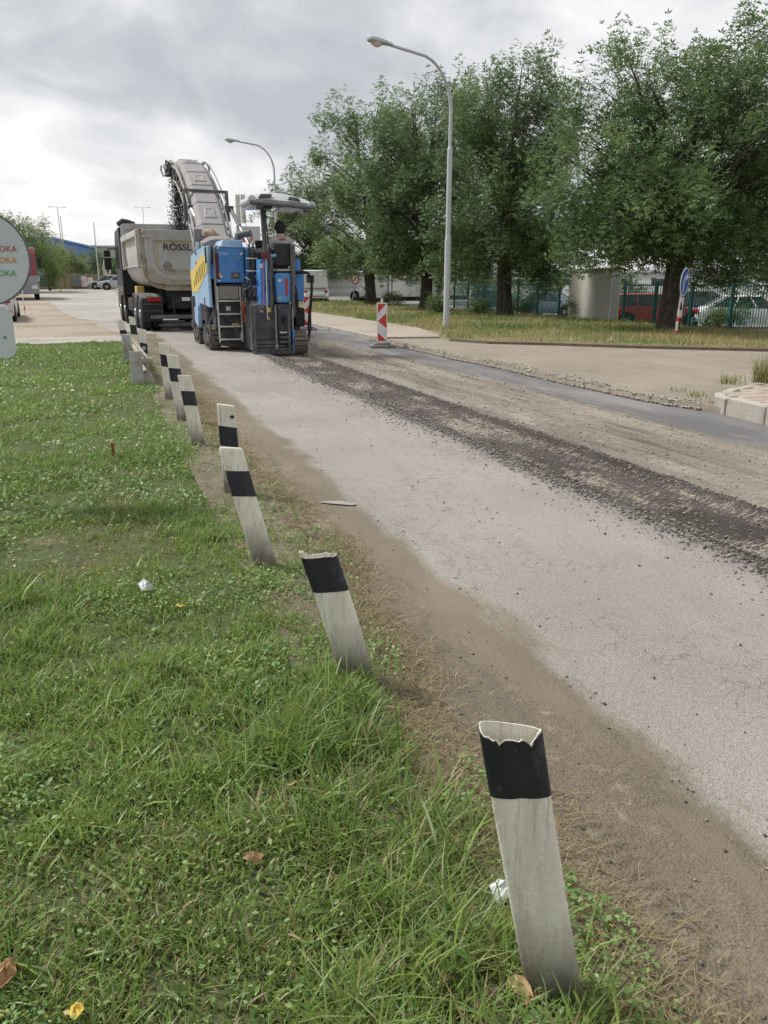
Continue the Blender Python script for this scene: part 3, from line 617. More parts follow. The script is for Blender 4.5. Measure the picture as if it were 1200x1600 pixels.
def post(label, top, base, band, zg=.035, skew=-.2, df=0.0, w=.135, dpt=.048, bend=0.0, broken=None, groove=True, yawd=0, refl=False, seed=0, cap_tilt=0.0, hole=False):
    rn = random.Random(seed)
    B = ground(*base, zg); fw = Vector((-math.sin(YAW), math.cos(YAW), 0)); d = ray(*top)
    T = d * ((B.dot(fw) + df) / d.dot(fw)) + Vector((0, 0, CAM_H))
    ax = (T - B); Ln = ax.length; ax.normalize()
    xa = Euler((0, 0, R(yawd))).to_matrix() @ Vector((1, 0, 0)); xa = (xa - ax * xa.dot(ax)).normalized(); ya = ax.cross(xa)
    root = empty('delineator_post', B, 0, label, 'post', 'plastic delineator posts along the road edge')
    out = sell(w / 2, dpt / 2)
    if groove:
        out = [(x, y + (.0035 * math.exp(-((x - .004) / .008) ** 2) if y < 0 else 0)) for x, y in out]
    def pt(x, y, z):
        t = z / Ln; o = bend * (t * t - t) * Ln
        return ax * z + xa * (x + o) + ya * y
    n = len(out)
    def jag(k, kind): return jag0(k, kind) + skew * out[k][0]
    def jag0(k, kind):
        x, y = out[k]; u = x / (w / 2)
        if broken == 'open':   # burst hollow top: tall back wall, ragged front
            if kind == 'body':
                if y > .004: return .016 - .010 * u
                return .002 + .016 * abs(u) ** 4 - .016 * max(0, 1 - abs(u - .60) / .13) - .012 * math.exp(-((u + .42) / .03) ** 2) + .003 * math.sin(u * 23)
            f = .002 - .018 * math.exp(-((u - .60) / .09) ** 2) - .014 * math.exp(-((u + .42) / .03) ** 2) - .016 * math.exp(-((u - .18) / .03) ** 2) + .012 * (u ** 4)
            return f if y <= .004 else -.002
        if broken == 'snap':
            return (.018 if u < -.8 else 0) + rn.uniform(-.004, .004) if kind == 'body' else -.002 + rn.uniform(-.002, .002)
        return 0
    zs = [-.10, 0, .12 * Ln, .3 * Ln, .5 * Ln, .7 * Ln, .85 * Ln, .96 * Ln]
    rings = [[pt(x, y, z) for x, y in out] for z in zs]
    m = MB()
    if broken:
        jb = [jag(k, 'body') for k in range(n)]
        rings.append([pt(x, y, Ln + jb[k]) for k, (x, y) in enumerate(out)])
        rings.append([pt(x * .965, y * .91, Ln + jb[k]) for k, (x, y) in enumerate(out)])
        rings.append([pt(x * .965, y * .91, Ln - .2) for x, y in out])
        m.loft(rings)
    else:
        rings.append([pt(x, y, Ln - .012 + (cap_tilt + skew) * x) for x, y in out]); rings.append([pt(x * .94, y * .86, Ln - .002 + (cap_tilt + skew) * x) for x, y in out]); m.loft(rings)
    m.build('post_body', M_post, root, smooth=True)
    z0, z1 = Ln * (1 - band[1]), Ln * (1 - band[0]); g = 1.0; e = .0018
    so = [(x * (1 + 2 * e / w), y * (1 + 2 * e / dpt)) for x, y in out]
    jt = [(min(jag(k, 'band'), jb[k] - .001) if broken else skew * out[k][0]) for k in range(n)]
    zz_ = [z0 + (z1 - z0) * q for q in (0, .2, .4, .6, .8)]
    rr = [[pt(x, y, z0 + skew * x) for x, y in out]] + [[pt(x, y, z + skew * x) for x, y in so] for z in zz_] + [[pt(x, y, z1 + jt[k]) for k, (x, y) in enumerate(so)], [pt(x, y, z1 + jt[k]) for k, (x, y) in enumerate(out)]]
    MB().loft(rr, caps=False).build('black_band', M_band, root, smooth=True)
    if refl:
        zc = (z0 + z1) / 2; q = MB(); rg = [[pt(a, -dpt / 2 - .004, zc + b) for a, b in ((-.03, -.035), (.03, -.035), (.03, .035), (-.03, .035))], [pt(a, -dpt / 2 + .004, zc + b) for a, b in ((-.03, -.035), (.03, -.035), (.03, .035), (-.03, .035))]]
        q.loft(rg).build('reflector', M_refl, root)
    if hole:
        q = MB(); q.loft([[pt(.035 + .016 * math.cos(t), -dpt / 2 - .004 , Ln - .085 + .012 * math.sin(t)) for t in (0, .9, 1.8, 2.7, 3.6, 4.5, 5.4)], [pt(.035 + .016 * math.cos(t), -dpt / 2 + .01, Ln - .085 + .012 * math.sin(t)) for t in (0, .9, 1.8, 2.7, 3.6, 4.5, 5.4)]]).build('screw_hole', M_band, root)
    return root
post('broken open delineator post with torn black top, nearest the camera', (799, 1150), (868, 1560), (0.0, .195), seed=1, broken='open', w=.115, dpt=.040, bend=.012, yawd=-24, skew=-.12)
post('leaning delineator post snapped off at its black band, standing on bare soil', (498, 868), (560, 1062), (0.0, .27), seed=2, broken='snap', w=.126, dpt=.046, bend=-.03, yawd=-14, groove=False, skew=-.24)
post('strongly leaning delineator post with white top and black band, in front of an upright one', (360, 699), (416, 884), (.19, .40), seed=3, w=.118, dpt=.052, bend=.02, yawd=-10, df=.05, groove=False, skew=-.3)
post('upright delineator post with a dark hole near its top, half hidden by a leaning one', (353, 632), (364, 770), (.24, .46), seed=4, w=.124, hole=True, groove=False, yawd=-5)
post('yellowed leaning delineator post, frontmost of the three overlapping ones', (288, 586), (311, 697), (.22, .42), seed=5, w=.118, yawd=-5, df=.02)
post('thin leaning delineator post in the middle of the three overlapping ones', (269, 554), (286, 658), (.20, .40), seed=6, w=.12, yawd=-4)
post('narrow delineator post at the back of the three overlapping ones', (256, 536), (266, 625), (.20, .41), seed=7, w=.12, yawd=-10)
post('far delineator post leaning left at the very end of the lawn', (187, 500), (203, 552), (.30, .56), seed=8, w=.13, yawd=-4, zg=.02)
post('far delineator post standing straight behind the guardrail', (206, 495), (214, 552), (.22, .48), seed=9, w=.13, yawd=0, zg=.02)
post('short delineator post with grey reflector, mounted beside the guardrail beam', (222, 514), (227, 566), (.42, .72), seed=10, w=.13, refl=True)

# stub of steel guardrail
M_galv = mat('dull_galvanised_steel', (.40, .405, .405), .5, metal=.55, var=.15, scale=12, c2=(.30, .27, .23), c2s=5, c2t=(.5, .7))
M_rail = mat('dusty_guardrail', (.33, .30, .255), .65, metal=.15, var=.15, scale=9, c2=(.30, .25, .19), c2s=4, c2t=(.5, .68))
gB = ground(216, 602, .03); gr_ = empty('guardrail', gB, 0, 'short grey steel guardrail stub with a bent end beside the lawn', 'guardrail')
gx, gy = gB.x, gB.y
MB().prism([(-.085, -.06), (-.085, .06), (-.075, .06), (-.075, -.048), (.075, -.048), (.075, .06), (.085, .06), (.085, -.06)], 'z', -.2, .5).build('post', M_galv, gr_, bevel=.004)
MB().prism([(-.07 + gx - gx, 3.9), (-.07, 4.02), (.07, 4.02), (.07, 3.9)], 'z', -.2, .5).build('post', M_galv, gr_, bevel=.004)
def wsec(x, z0, s=1.0): return [(x + s * a, z0 + b) for a, b in ((.0, -.15), (.0, -.11), (.075, -.08), (.075, -.04), (0, -.01), (0, .01), (.075, .04), (.075, .08), (0, .11), (0, .15), (.012, .15), (.012, .115), (.09, .085), (.09, .035), (.012, .008), (.012, -.008), (.09, -.035), (.09, -.085), (.012, -.115), (.012, -.15))]
rg = []
for t in np.linspace(0, 1, 6):
    y = .06 + 3.6 * t; rg.append([(a, y, b) for a, b in wsec(.09, .31)])
MB().loft(rg).build('rail_beam', M_rail, gr_, smooth=False)
rg = []   # curled end, folded over to the right
for t in np.linspace(0, 1, 8):
    x = .07 + .17 * t; zc = .33 + .02 * math.sin(t * 3); rg.append([(x, -.02 + .03 * t, zc + .045), (x, .10 + .06 * t, zc + .045), (x, .10 + .06 * t, zc - .02), (x, -.02 + .03 * t, zc - .02)])
MB().loft(rg).build('bent_end', M_rail, gr_, bevel=.012)
rg = []
for t in np.linspace(0, 1, 7): rg.append([(.06 + .0 * t, .1 + 2.2 * t, .0), (.25 - .05 * t, .1 + 2.2 * t, .0), (.25 - .05 * t, .1 + 2.2 * t, .05 + .03 * t), (.2 - .05 * t, .12 + 2.2 * t, .16), (.06, .12 + 2.2 * t, .18)])
MB().loft(rg).build('foot_block', M_conc, gr_, bevel=.02)

# ================================================================== lamps, signs
M_pole = mat('pale_grey_lamp_paint', (.47, .49, .51), .55, var=.08, scale=5, c2=(.36, .36, .35), c2s=2, c2t=(.55, .75))
M_lamphead = mat('grey_lamp_housing', (.38, .42, .42), .5); M_lens = mat('milky_lens', (.5, .47, .4), .2)
def street_lamp(label, B, Hh, arm, ad, s=1.0):
    r = empty('street_lamp', B, 0, label, 'street lamp', 'curved street lamps'); m = MB()
    h = Hh
    m.tube([(0, 0, -.1), (0, 0, .25)], .115 * s, 14); m.tube([(0, 0, .25), (0, 0, h * .36)], .098 * s, 14); m.tube([(0, 0, h * .36), (0, 0, h * .375)], [.098 * s, .078 * s], 14)
    m.tube([(0, 0, h * .375), (0, 0, h * .70)], .078 * s, 14); m.tube([(0, 0, h * .70), (0, 0, h * .71)], [.078 * s, .055 * s], 14)
    m.build('lamp_post', M_pole, r, smooth=True)
    ca, sa = math.cos(ad), math.sin(ad); pts = []
    for t in np.linspace(0, 1, 4): pts.append((0, 0, h * (.70 + .14 * t)))
    rr = 1.25
    for a in np.linspace(0, 80, 9)[1:]:
        x = rr * (1 - math.cos(R(a))); z = h * .84 + rr * 1.05 * math.sin(R(a)); pts.append((x * ca, x * sa, z))
    x0, z0 = rr * (1 - math.cos(R(80))), pts[-1][2]; pts.append(((arm - .3) * ca, (arm - .3) * sa, z0 + .07))
    MB().tube(pts, [.052 * s] * 6 + [.042 * s] * (len(pts) - 6), 10).build('lamp_arm', M_pole, r, smooth=True)
    hx, hz = arm - .35, z0 + .075; head = []
    for t, w, hh in ((0, .045, .045), (.06, .07, .06), (.3, .11, .085), (.6, .135, .105), (.78, .12, .09), (.86, .06, .04)):
        head.append([((hx + t) * ca - a * w * sa, (hx + t) * sa + a * w * ca, hz + .012 * t + b * hh) for a, b in ((-1, 0), (-.7, .8), (0, 1.05), (.7, .8), (1, 0), (.75, -.35), (-.75, -.35))])
    hd = MB().loft(head).build('lamp_head', M_lamphead, r, smooth=True)
    le = []
    for t, k in ((0, 1), (.5, .85), (1, .35)):
        le.append([((hx + .56) * ca + .2 * k * math.cos(q) * ca - .105 * k * math.sin(q) * sa, (hx + .56) * sa + .2 * k * math.cos(q) * sa + .105 * k * math.sin(q) * ca, hz - .025 - .1 * t) for q in np.linspace(0, 2 * math.pi, 13)[:-1]])
    MB().loft(le).build('lamp_lens', M_lens, hd, smooth=True)
    return r
LB = ground(697, 515, .02)
street_lamp('tall pale curved street lamp standing on the verge among the trees', LB, 7.6, 2.6, math.pi + R(19))
street_lamp('smaller far curved street lamp rising behind the operator of the milling machine', at_depth(436, 478, 46), 8.6, 2.4, math.pi + R(17))
M_red = mat('faded_sign_red', (.50, .045, .04), .5, var=.12, scale=14); M_white = mat('dirty_sign_white', (.66, .65, .62), .5, var=.1, scale=10, c2=(.5, .47, .42), c2s=6, c2t=(.55, .75))
M_blue = mat('sign_blue', (.02, .10, .42), .45); M_sgrey = mat('grey_sign_back', (.50, .54, .55), .5, metal=.0, var=.07, scale=7, c2=(.43, .465, .475), c2s=3, c2t=(.5, .75)); M_dark = mat('dark_rubber', (.02, .02, .02), .8, var=.3, scale=20)
M_dgrey = mat('dark_grey_plastic', (.07, .07, .075), .7, var=.2, scale=14, c2=(.16, .145, .125), c2s=6, c2t=(.5, .7))
def roundrect(w, h, r, n=5):
    o = []
    for cx, cy, a0 in ((w / 2 - r, h / 2 - r, 0), (-w / 2 + r, h / 2 - r, 90), (-w / 2 + r, -h / 2 + r, 180), (w / 2 - r, -h / 2 + r, 270)):
        for k in range(n + 1): a = R(a0 + 90 * k / n); o.append((cx + r * math.cos(a), cy + r * math.sin(a)))
    return o
# back of the round sign at the left edge of the picture
sY = on_y(-32, 403, 5.95).y; c_ = on_y(-32, 403, sY); e_ = on_y(47, 403, sY); rad = e_.x - c_.x
rs = empty('round_sign', (c_.x, sY + .05, lawn_h(np.array(c_.x), np.array(sY))), 0, 'back of a round grey traffic sign with coloured stickers at the left edge', 'traffic sign'); O = tuple(rs.location)
MB().lathe([(rad * .985, 0), (rad, .006), (rad, .022), (rad * .985, .026)], (c_.x, sY, c_.z), 'y', 56).build('sign_disc', M_sgrey, rs, O, smooth=True)
MB().lathe([(rad * 1.0, -.004), (rad * 1.012, -.001), (rad * 1.012, .03), (rad * 1.0, .034), (rad * .975, .03), (rad * .975, -.002)], (c_.x, sY, c_.z), 'y', 56, ring=True).build('rim', mat('rim_dark', (.12, .125, .13), .5), rs, O, smooth=True)
MB().cyl((c_.x - .24, sY - .035, -.1), (c_.x - .24, sY - .035, c_.z + rad * .6), .03, n=16).build('sign_pole', M_galv, rs, O, smooth=True)
for z in (.15, -.15): MB().box((c_.x - .14, sY - .012, c_.z + z), (rad * .72, .012, .04)).build('bracket', M_galv, rs, O, bevel=.003)
for tx, py, cc, nm in (('DOKA', 389, (.45, .05, .05), 'red'), ('DOKA', 407, (.62, .22, .03), 'orange'), ('DOKA', 427, (.07, .33, .14), 'green')):
    c3 = on_y(8 if nm != 'green' else 7, py, sY); o = text_mesh('sticker_lettering', tx, .052, mat(nm + '_sticker_ink', cc, .5, var=.3, scale=60), rs, Matrix.Translation((-O[0], -O[1], -O[2])) @ face_y(c3.x, sY - .003, c3.z), width=(on_y(27, py, sY).x - on_y(-10, py, sY).x), extrude=.0008); o['label'] = nm + ' sticker lettering'
a_, b_ = on_y(17, 480, sY), on_y(17, 560, sY); ph = a_.z - b_.z; pw = .5; pc = (a_.x - pw / 2, (a_.z + b_.z) / 2)
MB().prism([(x + pc[0], z + pc[1]) for x, z in roundrect(pw, ph, .06)], 'y', sY - .002, sY + .016).build('plate', M_sgrey, rs, O, bevel=.004)
bo = on_y(8, 527, sY); MB().cyl((bo.x, sY - .008, bo.z), (bo.x, sY, bo.z), .009, n=10).build('bolt', mat('blue_rivet', (.12, .2, .4), .4), rs, O)
# red-white beacon boards
def beacon(label, B, rz, s=1.0, h=1.0):
    r = empty('beacon_board', B, rz, label, 'beacon'); w = .25
    MB().prism([(-.3, -.16), (-.25, -.2), (.25, -.2), (.3, -.16), (.3, .16), (.25, .2), (-.25, .2), (-.3, .16)], 'z', 0, .07).bx(-.2, .2, -.13, .13, .07, .12).build('foot_plate', mat('recycled_foot_plate', (.20, .195, .19), .85, var=.2, scale=20), r, bevel=.015)
    MB().prism([(x, z + .14 + h / 2) for x, z in roundrect(w, h, .03)], 'y', -.022, .022).build('board', M_white, r, bevel=.004)
    MB().bx(-.025, .025, -.018, .018, .14 + h, .14 + h + .10).build('handle', M_white, r, bevel=.006)
    y = -.0255; z0 = .16; z1 = .12 + h; hw = w / 2 - .02
    # arrow-shaped red fields
    for k, P_ in enumerate((((-hw, z1), (hw, z1), (-hw, z1 - .22)), ((hw, z0 + .66), (hw, z0 + .30), (-hw, z0 + .48)), ((-hw, z0 + .20), (-hw, z0), (hw, z0)))):
        MB().prism(list(P_), 'y', y, -.021).build('red_field', M_red, r)
    return r
beacon('red and white beacon board on a grey foot at the edge of the dark asphalt', ground(597, 543, -.055), R(-8), h=.92)
beacon('red and white beacon board half hidden behind the milling machine hose', ground(481, 516, -.055), R(-12), h=.95)
# blue direction sign on striped pole
B = ground(1055, 527, .05); bs = empty('direction_sign', B, 0, 'round blue sign with white arrow on a red and white striped pole by a trunk', 'traffic sign')
nrm = R(-56); Mx = Euler((0, 0, nrm + R(90))).to_matrix().to_4x4()   # local -Y faces the reader
lean = .10
def sgn(mbq, name, m, parent=bs, **k):
    mbq.v = [tuple(Mx @ Vector(q) + Vector((lean * q[2] * .5, 0, 0))) for q in mbq.v]; return mbq.build(name, m, parent, **k)
q = MB()
for z0, z1, mm in ((-.1, .18, 0), (.18, .42, 1), (.42, .58, 0), (.58, .72, 1), (.72, 1.7, 2)): q.cyl((0, 0, z0), (0, 0, z1), .032, n=12, m=mm)
sgn(q, 'pole', [M_red, M_white, M_galv], smooth=True)
hz = 1.44; d_ = sgn(MB().lathe([(.36, -.045), (.36, -.036)], (0, 0, hz), 'y', 40), 'sign_disc', M_blue)
sgn(MB().lathe([(.335, -.050), (.368, -.050), (.368, -.034), (.335, -.034)], (0, 0, hz), 'y', 40, ring=True), 'white_rim', M_white, d_)
ar = [(-.09, -.26), (-.02, -.26), (-.02, -.02), (.0, .05), (.05, .09), (.10, .10), (.10, .02), (.25, .135), (.10, .25), (.10, .17), (.03, .165), (-.05, .11), (-.09, .02)]
sgn(MB().prism([(x, z + hz) for x, z in ar], 'y', -.052, -.044), 'arrow', M_white, d_)
sgn(MB().prism([(x, z + .78) for x, z in roundrect(.34, .52, .03)], 'y', -.045, -.036), 'plate', M_white, bevel=.003)
sgn(MB().prism([(-.10, .72), (.10, .72), (.08, .81), (.02, .84), (-.02, .92), (-.1, .92)], 'y', -.049, -.043), 'pictogram', M_dark)
sgn(MB().lathe([(.16, -.0), (.13, .06), (.05, .08)], (0, 0, 0), 'z', 12), 'foot', M_dgrey)
# leaning no-entry sign beyond the verge
B = ground(549, 477, .05); t_ = on_y(556, 436, B.y); ns = empty('leaning_sign', B, R(-62), 'white round sign with red ring on a leaning pole in the grass', 'traffic sign')
tp = Euler((0, 0, R(62))).to_matrix() @ (t_ - B); MB().cyl((0, 0, -.1), tuple(tp * 1.22), .03, n=10).build('pole', M_galv, ns, smooth=True)
q = MB().lathe([(.34, -.06), (.34, -.045)], tuple(tp), 'y', 28); q.build('sign_disc', M_white, ns); MB().lathe([(.25, -.066), (.345, -.066), (.345, -.04), (.25, -.04)], tuple(tp), 'y', 28, ring=True).build('red_ring', M_red, ns)
# temporary sign stand in the yard on the left
B = ground(40, 496, .0); ts = empty('sign_stand', B, 0, 'temporary sign on a red and white pole with a foot plate, before the red lorry', 'sign stand')
q = MB()
for z0, z1, mm in ((.08, .3, 1), (.3, .45, 0), (.45, .62, 1), (.62, 1.75, 1), (1.75, 2.1, 0)): q.cyl((0, 0, z0), (0, 0, z1), .025, n=10, m=mm)
q.build('pole', [M_red, M_white], ts, smooth=True); MB().prism([(-.42, -.2), (.42, -.2), (.36, .2), (-.36, .2)], 'z', 0, .1).build('foot_plate', mat('pale_foot_plate', (.42, .4, .38), .85), ts, bevel=.02)
MB().prism([(-.3, 2.0), (.3, 2.0), (0, 2.52)], 'y', -.035, -.025).build('sign_plate', M_white, ts)

# ================================================================== trees
LEAFLETS = []
for s_, a_ in ((.0, .0),): pass
def compound(n_pairs):
    V = []; Fc = []
    def lf(bx, by, ang, ln, w, z):
        k = len(V); c, s = math.cos(ang), math.sin(ang)
        for u, v_, h in ((0, 0, 0), (.45, w, .04), (1, 0, -.06), (.45, -w, .04)):
            V.append((bx + ln * (u * c - v_ * s), by + ln * (u * s + v_ * c), z + h * ln))
        Fc.append((k, k + 1, k + 2)); Fc.append((k, k + 2, k + 3))
    for i in range(n_pairs):
        x = .22 + .6 * i / max(1, n_pairs - 1); lf(x, 0, 1.05, .40, .17, -.1 * x); lf(x, 0, -1.05, .40, .17, -.1 * x)
    lf(.82, 0, 0, .40, .17, -.1); return np.array(V), np.array(Fc)
LEAF3 = compound(3); LEAF2 = compound(2)
M_leaf = leafmat('tree_leaf', .42, .42)
def place_leaves(P_, D, Nn, L, C, tmpl):
    V0, F0 = tmpl; N = len(P_); D = D / np.linalg.norm(D, axis=1, keepdims=True); S = np.cross(Nn, D); S /= np.linalg.norm(S, axis=1, keepdims=True) + 1e-9; U = np.cross(D, S)
    V = P_[:, None] + L[:, None, None] * (V0[None, :, 0:1] * D[:, None] + V0[None, :, 1:2] * S[:, None] + V0[None, :, 2:3] * U[:, None])
    return V.reshape(-1, 3), (F0[None] + (np.arange(N) * len(V0))[:, None, None]).reshape(-1, 3), np.repeat(C, len(V0), 0)
M_bark = mat('dark_ash_bark', (.055, .046, .038), .95, var=.35, scale=14, c2=(.11, .10, .085), c2s=7, c2t=(.5, .7), bump=.8, bscale=28, stretch=(1, 1, .25))
def tree(name, label, x, y, z, Hh, lobes, trunk_r, fork, nleaf, lsize, tmpl, seed, c0=(.072, .128, .045), c1=(.215, .30, .122), group='trees along the road verge', clump=.54, cat='tree', nbranch=240, leaders=4, spread=.5):
    """lobes: (dx,dy,z,R) balls that together outline the crown; leaves hang in clumps from branches reaching into them"""
    rg = np.random.default_rng(seed); rn = random.Random(seed); root = empty(name, (x, y, z), rn.uniform(0, 6), label, cat, group)
    root.rotation_euler = (0, 0, 0)
    lob = np.array(lobes, float); ctr = np.array([lob[:, 0].mean(), lob[:, 1].mean()])
    m = MB(); nb = 5; tp = []
    for k in range(nb + 1): t = k / nb; tp.append((.06 * math.sin(seed + t * 3) + t * t * ctr[0] * .2, .06 * math.cos(seed + t * 2) + t * t * ctr[1] * .2, -.1 + (fork + .1) * t))
    m.tube(tp, [trunk_r * q for q in (1.45, 1.08, .98, .95, .95, .9)], 12)
    lead = []; top = max(l_[2] + l_[3] * .75 for l_ in lobes)
    for i in range(leaders):
        a = 2 * math.pi * (i + rn.uniform(-.25, .25)) / leaders; dx, dy = math.cos(a), math.sin(a); s0 = spread * rn.uniform(.5, 1.15); h1 = top * rn.uniform(.78, .96) if i else top * .96
        pts = []
        for k in range(8):
            t = k / 7; rr_ = s0 * (.25 * t + 2.0 * t ** 1.4) * (1 if i else .35); pts.append((tp[-1][0] + dx * rr_ + rn.gauss(0, .06) * t + ctr[0] * t * .7, tp[-1][1] + dy * rr_ + rn.gauss(0, .06) * t + ctr[1] * t * .7, fork - .15 + (h1 - fork) * t))
        m.tube(pts, [trunk_r * .46 * (1 - .92 * (k / 7) ** .8) + .008 for k in range(8)], 7); lead.append(np.array(pts))
    LP = np.concatenate([np.stack([np.interp(np.linspace(0, 7, 40), np.arange(8), l_[:, j]) for j in range(3)], 1) for l_ in lead])
    LR = np.tile(trunk_r * .62 * (1 - .92 * np.linspace(0, 1, 40) ** .8), leaders)
    # clump centres in the shells of the lobes
    wgt = lob[:, 3] ** 2.2; wgt /= wgt.sum(); idx = rg.choice(len(lob), nbranch, p=wgt); d = rg.normal(0, 1, (nbranch, 3)); d /= np.linalg.norm(d, axis=1, keepdims=True)
    d[:, 2] = np.where(d[:, 2] < -.3, d[:, 2] * .5, d[:, 2])
    Cc = lob[idx, :3] + d * (lob[idx, 3] * (.2 + .8 * rg.random(nbranch) ** .55))[:, None]; 
    if fork > 1.5:      # leafy shoots round the fork
        k = int(nbranch * .24); a = rg.random(k) * 6.283; q_ = rg.uniform(.35, .75 * float(lob[:, 3].max()) * 1.5, k); Cc[:k] = np.stack([q_ * np.cos(a), q_ * np.sin(a), 2.05 + .5 * fork * rg.random(k) + .6 * rg.random(k)], 1)
    Cc[:, 2] = np.maximum(Cc[:, 2], min(fork * .62, 1.4))
    twig = []
    for c in Cc:
        hd = np.hypot(LP[:, 0] - c[0], LP[:, 1] - c[1]); want = c[2] - .75 * hd; sc = np.abs(LP[:, 2] - want) + .55 * hd; j = int(sc.argmin()); p0 = LP[j]; r0 = min(LR[j] * .38, .008 + .010 * np.linalg.norm(c - p0))
        mid = (p0 + c) / 2 + rg.normal(0, .1, 3) + np.array([0, 0, .06 * np.linalg.norm(c - p0)])
        q1 = (p0 * .45 + mid * .55) + rg.normal(0, .05, 3); q2 = (mid * .5 + c * .5) + rg.normal(0, .07, 3)
        if c[2] > fork + 2.2 or rg.random() < .12: m.tube([p0, q1, mid, q2, c], [r0, r0 * .8, r0 * .62, r0 * .42, .005], 4, caps=False)
        twig.append((q2, c))
    m.build('trunk', M_bark, root, smooth=True)
    per = rg.multinomial(nleaf, np.ones(nbranch) / nbranch); P_ = []; D = []; tone = []
    for i, (q2, c) in enumerate(twig):
        n = per[i]; out = (c - np.array([ctr[0], ctr[1], c[2] - .4])); out /= np.linalg.norm(out) + 1e-6; rr = clump * rg.uniform(.65, 1.3)
        # short sprays fanning from the clump centre
        ns = 7; sd = rg.normal(0, 1, (ns, 3)) + out * .7 + np.array([0, 0, .25]); sd /= np.linalg.norm(sd, axis=1, keepdims=True); k = rg.integers(0, ns, n); t = rg.random(n) ** .6
        p = c + sd[k] * (t * rr)[:, None] + np.array([0, 0, -.22])[None] * (t ** 2 * rr)[:, None] + rg.normal(0, .05, (n, 3)) * (1 + lsize)
        dd = sd[k] * .7 + rg.normal(0, .55, (n, 3)) + np.array([0, 0, -.45]); P_.append(p); D.append(dd); tone.append(np.full(n, rg.normal(0, .16)) + np.full(n, rg.random() < .09) * .35)
    P_ = np.concatenate(P_); D = np.concatenate(D); tone = np.concatenate(tone); N = len(P_); Nn = rg.normal(0, .45, (N, 3)) + np.array([0, 0, 1])
    tt = np.clip(.38 + tone + rg.normal(0, .17, N), 0, 1); C = lerpc(c0, c1, tt); C *= (1 + rg.normal(0, .06, (N, 1)))
    J = place_leaves(P_, D, Nn, lsize * (.7 + .6 * rg.random(N)), C, tmpl)
    np_mesh('crown', J[0], J[1], M_leaf, J[2], root)
    return root
def lobes_for(seed, cz0, cz1, r, n=11, rl=(.34, .5), skew=(0, 0)):
    rn = random.Random(seed); o = [(skew[0] * .3, skew[1] * .3, (cz0 + cz1) / 2, r * .62)]
    for i in range(n):
        t = (i + .5) / n; a = i * 2.4 + rn.uniform(-.4, .4); R_ = r * rn.uniform(*rl); zc = cz0 + R_ * .8 + (cz1 - cz0 - 1.75 * R_) * t
        env = math.sqrt(max(.03, 1 - ((t - .38) / .68) ** 2)) * (r - R_ * .8); o.append((env * math.cos(a) * rn.uniform(.75, 1.1) + skew[0], env * math.sin(a) * rn.uniform(.75, 1.1) + skew[1], zc, R_))
    return o
tree('ash_tree', 'nearest big ash tree with thick trunk beside the blue arrow sign', 16.4, 20.3, .03, 10, lobes_for(5, .6, 9.0, 4.05, 20), .28, 2.5, 27000, .31, LEAF2, 5, nbranch=720, leaders=5, spread=.75)
tree('ash_tree', 'dark ash tree with thick trunk, second along the verge, right of the tall lamp', 16.4, 31, .03, 11, lobes_for(8, .6, 10.6, 3.5, 17), .32, 2.6, 19500, .35, LEAF2, 9, nbranch=600, c0=(.07, .118, .045), c1=(.195, .27, .115), spread=.65)
tree('ash_tree', 'ash tree directly behind the tall street lamp', 16.2, 39.3, .03, 12, lobes_for(13, .7, 11.6, 3.5, 17), .31, 2.8, 15500, .40, LEAF2, 13, nbranch=520, c0=(.07, .118, .045), c1=(.195, .27, .115), spread=.6)
tree('ash_tree', 'paler tall ash tree left of the tall lamp, sky showing through its branches', 16.6, 49.5, .0, 13, lobes_for(21, 1.0, 13.0, 3.9, 14, (.30, .42)), .34, 2.6, 11000, .44, LEAF2, 21, nbranch=400, c0=(.095, .15, .06), c1=(.25, .33, .14), spread=.7)
tree('ash_tree', 'lowest tree of the row, at its far end beside the milling machine canopy', 17.5, 68, .0, 10.5, lobes_for(34, 1.3, 11.0, 4.7, 14), .34, 2.4, 8500, .55, LEAF2, 34, nbranch=360, c0=(.10, .145, .068), c1=(.23, .30, .14))
tree('ash_tree', 'tree rising behind the nearest ash at the right edge', 23.2, 21.8, -.5, 11, lobes_for(55, 2.6, 10.0, 3.4, 13), .28, 2.8, 7500, .34, LEAF2, 55, nbranch=230, spread=.6)
# yard trees on the left
tB = at_depth(40, 446, 66); tree('yard_tree', 'light green bushy tree behind the red lorry cab', tB.x, tB.y, .5, 6, lobes_for(71, .2, 6.9, 3.3, 13), .16, 1.0, 7500, .38, LEAF2, 71, c0=(.11, .165, .05), c1=(.28, .36, .13), group='trees behind the yard wall', nbranch=180)
tB = at_depth(78, 446, 72); tree('yard_tree', 'yellowish green tree rising over the yard wall gate', tB.x, tB.y, .6, 4, lobes_for(72, .3, 5.2, 2.2, 9), .12, .9, 2600, .34, LEAF2, 72, c0=(.12, .17, .05), c1=(.29, .35, .13), group='trees behind the yard wall', nbranch=110)
tB = at_depth(113, 446, 92); tree('yard_tree', 'small pale tree behind the poster wall', tB.x, tB.y, .7, 4, lobes_for(73, .5, 4.8, 2.2, 8), .11, 1.0, 3600, .38, LEAF2, 73, c0=(.13, .17, .065), c1=(.29, .33, .15), group='trees behind the yard wall', nbranch=90)
tB = at_depth(143, 446, 104); tree('yard_tree', 'dark green tree between poster wall and grey hall', tB.x, tB.y, .7, 5, lobes_for(74, .4, 5.4, 2.5, 9), .12, 1.0, 2400, .42, LEAF2, 74, c0=(.06, .095, .04), c1=(.15, .21, .08), group='trees behind the yard wall', nbranch=90)
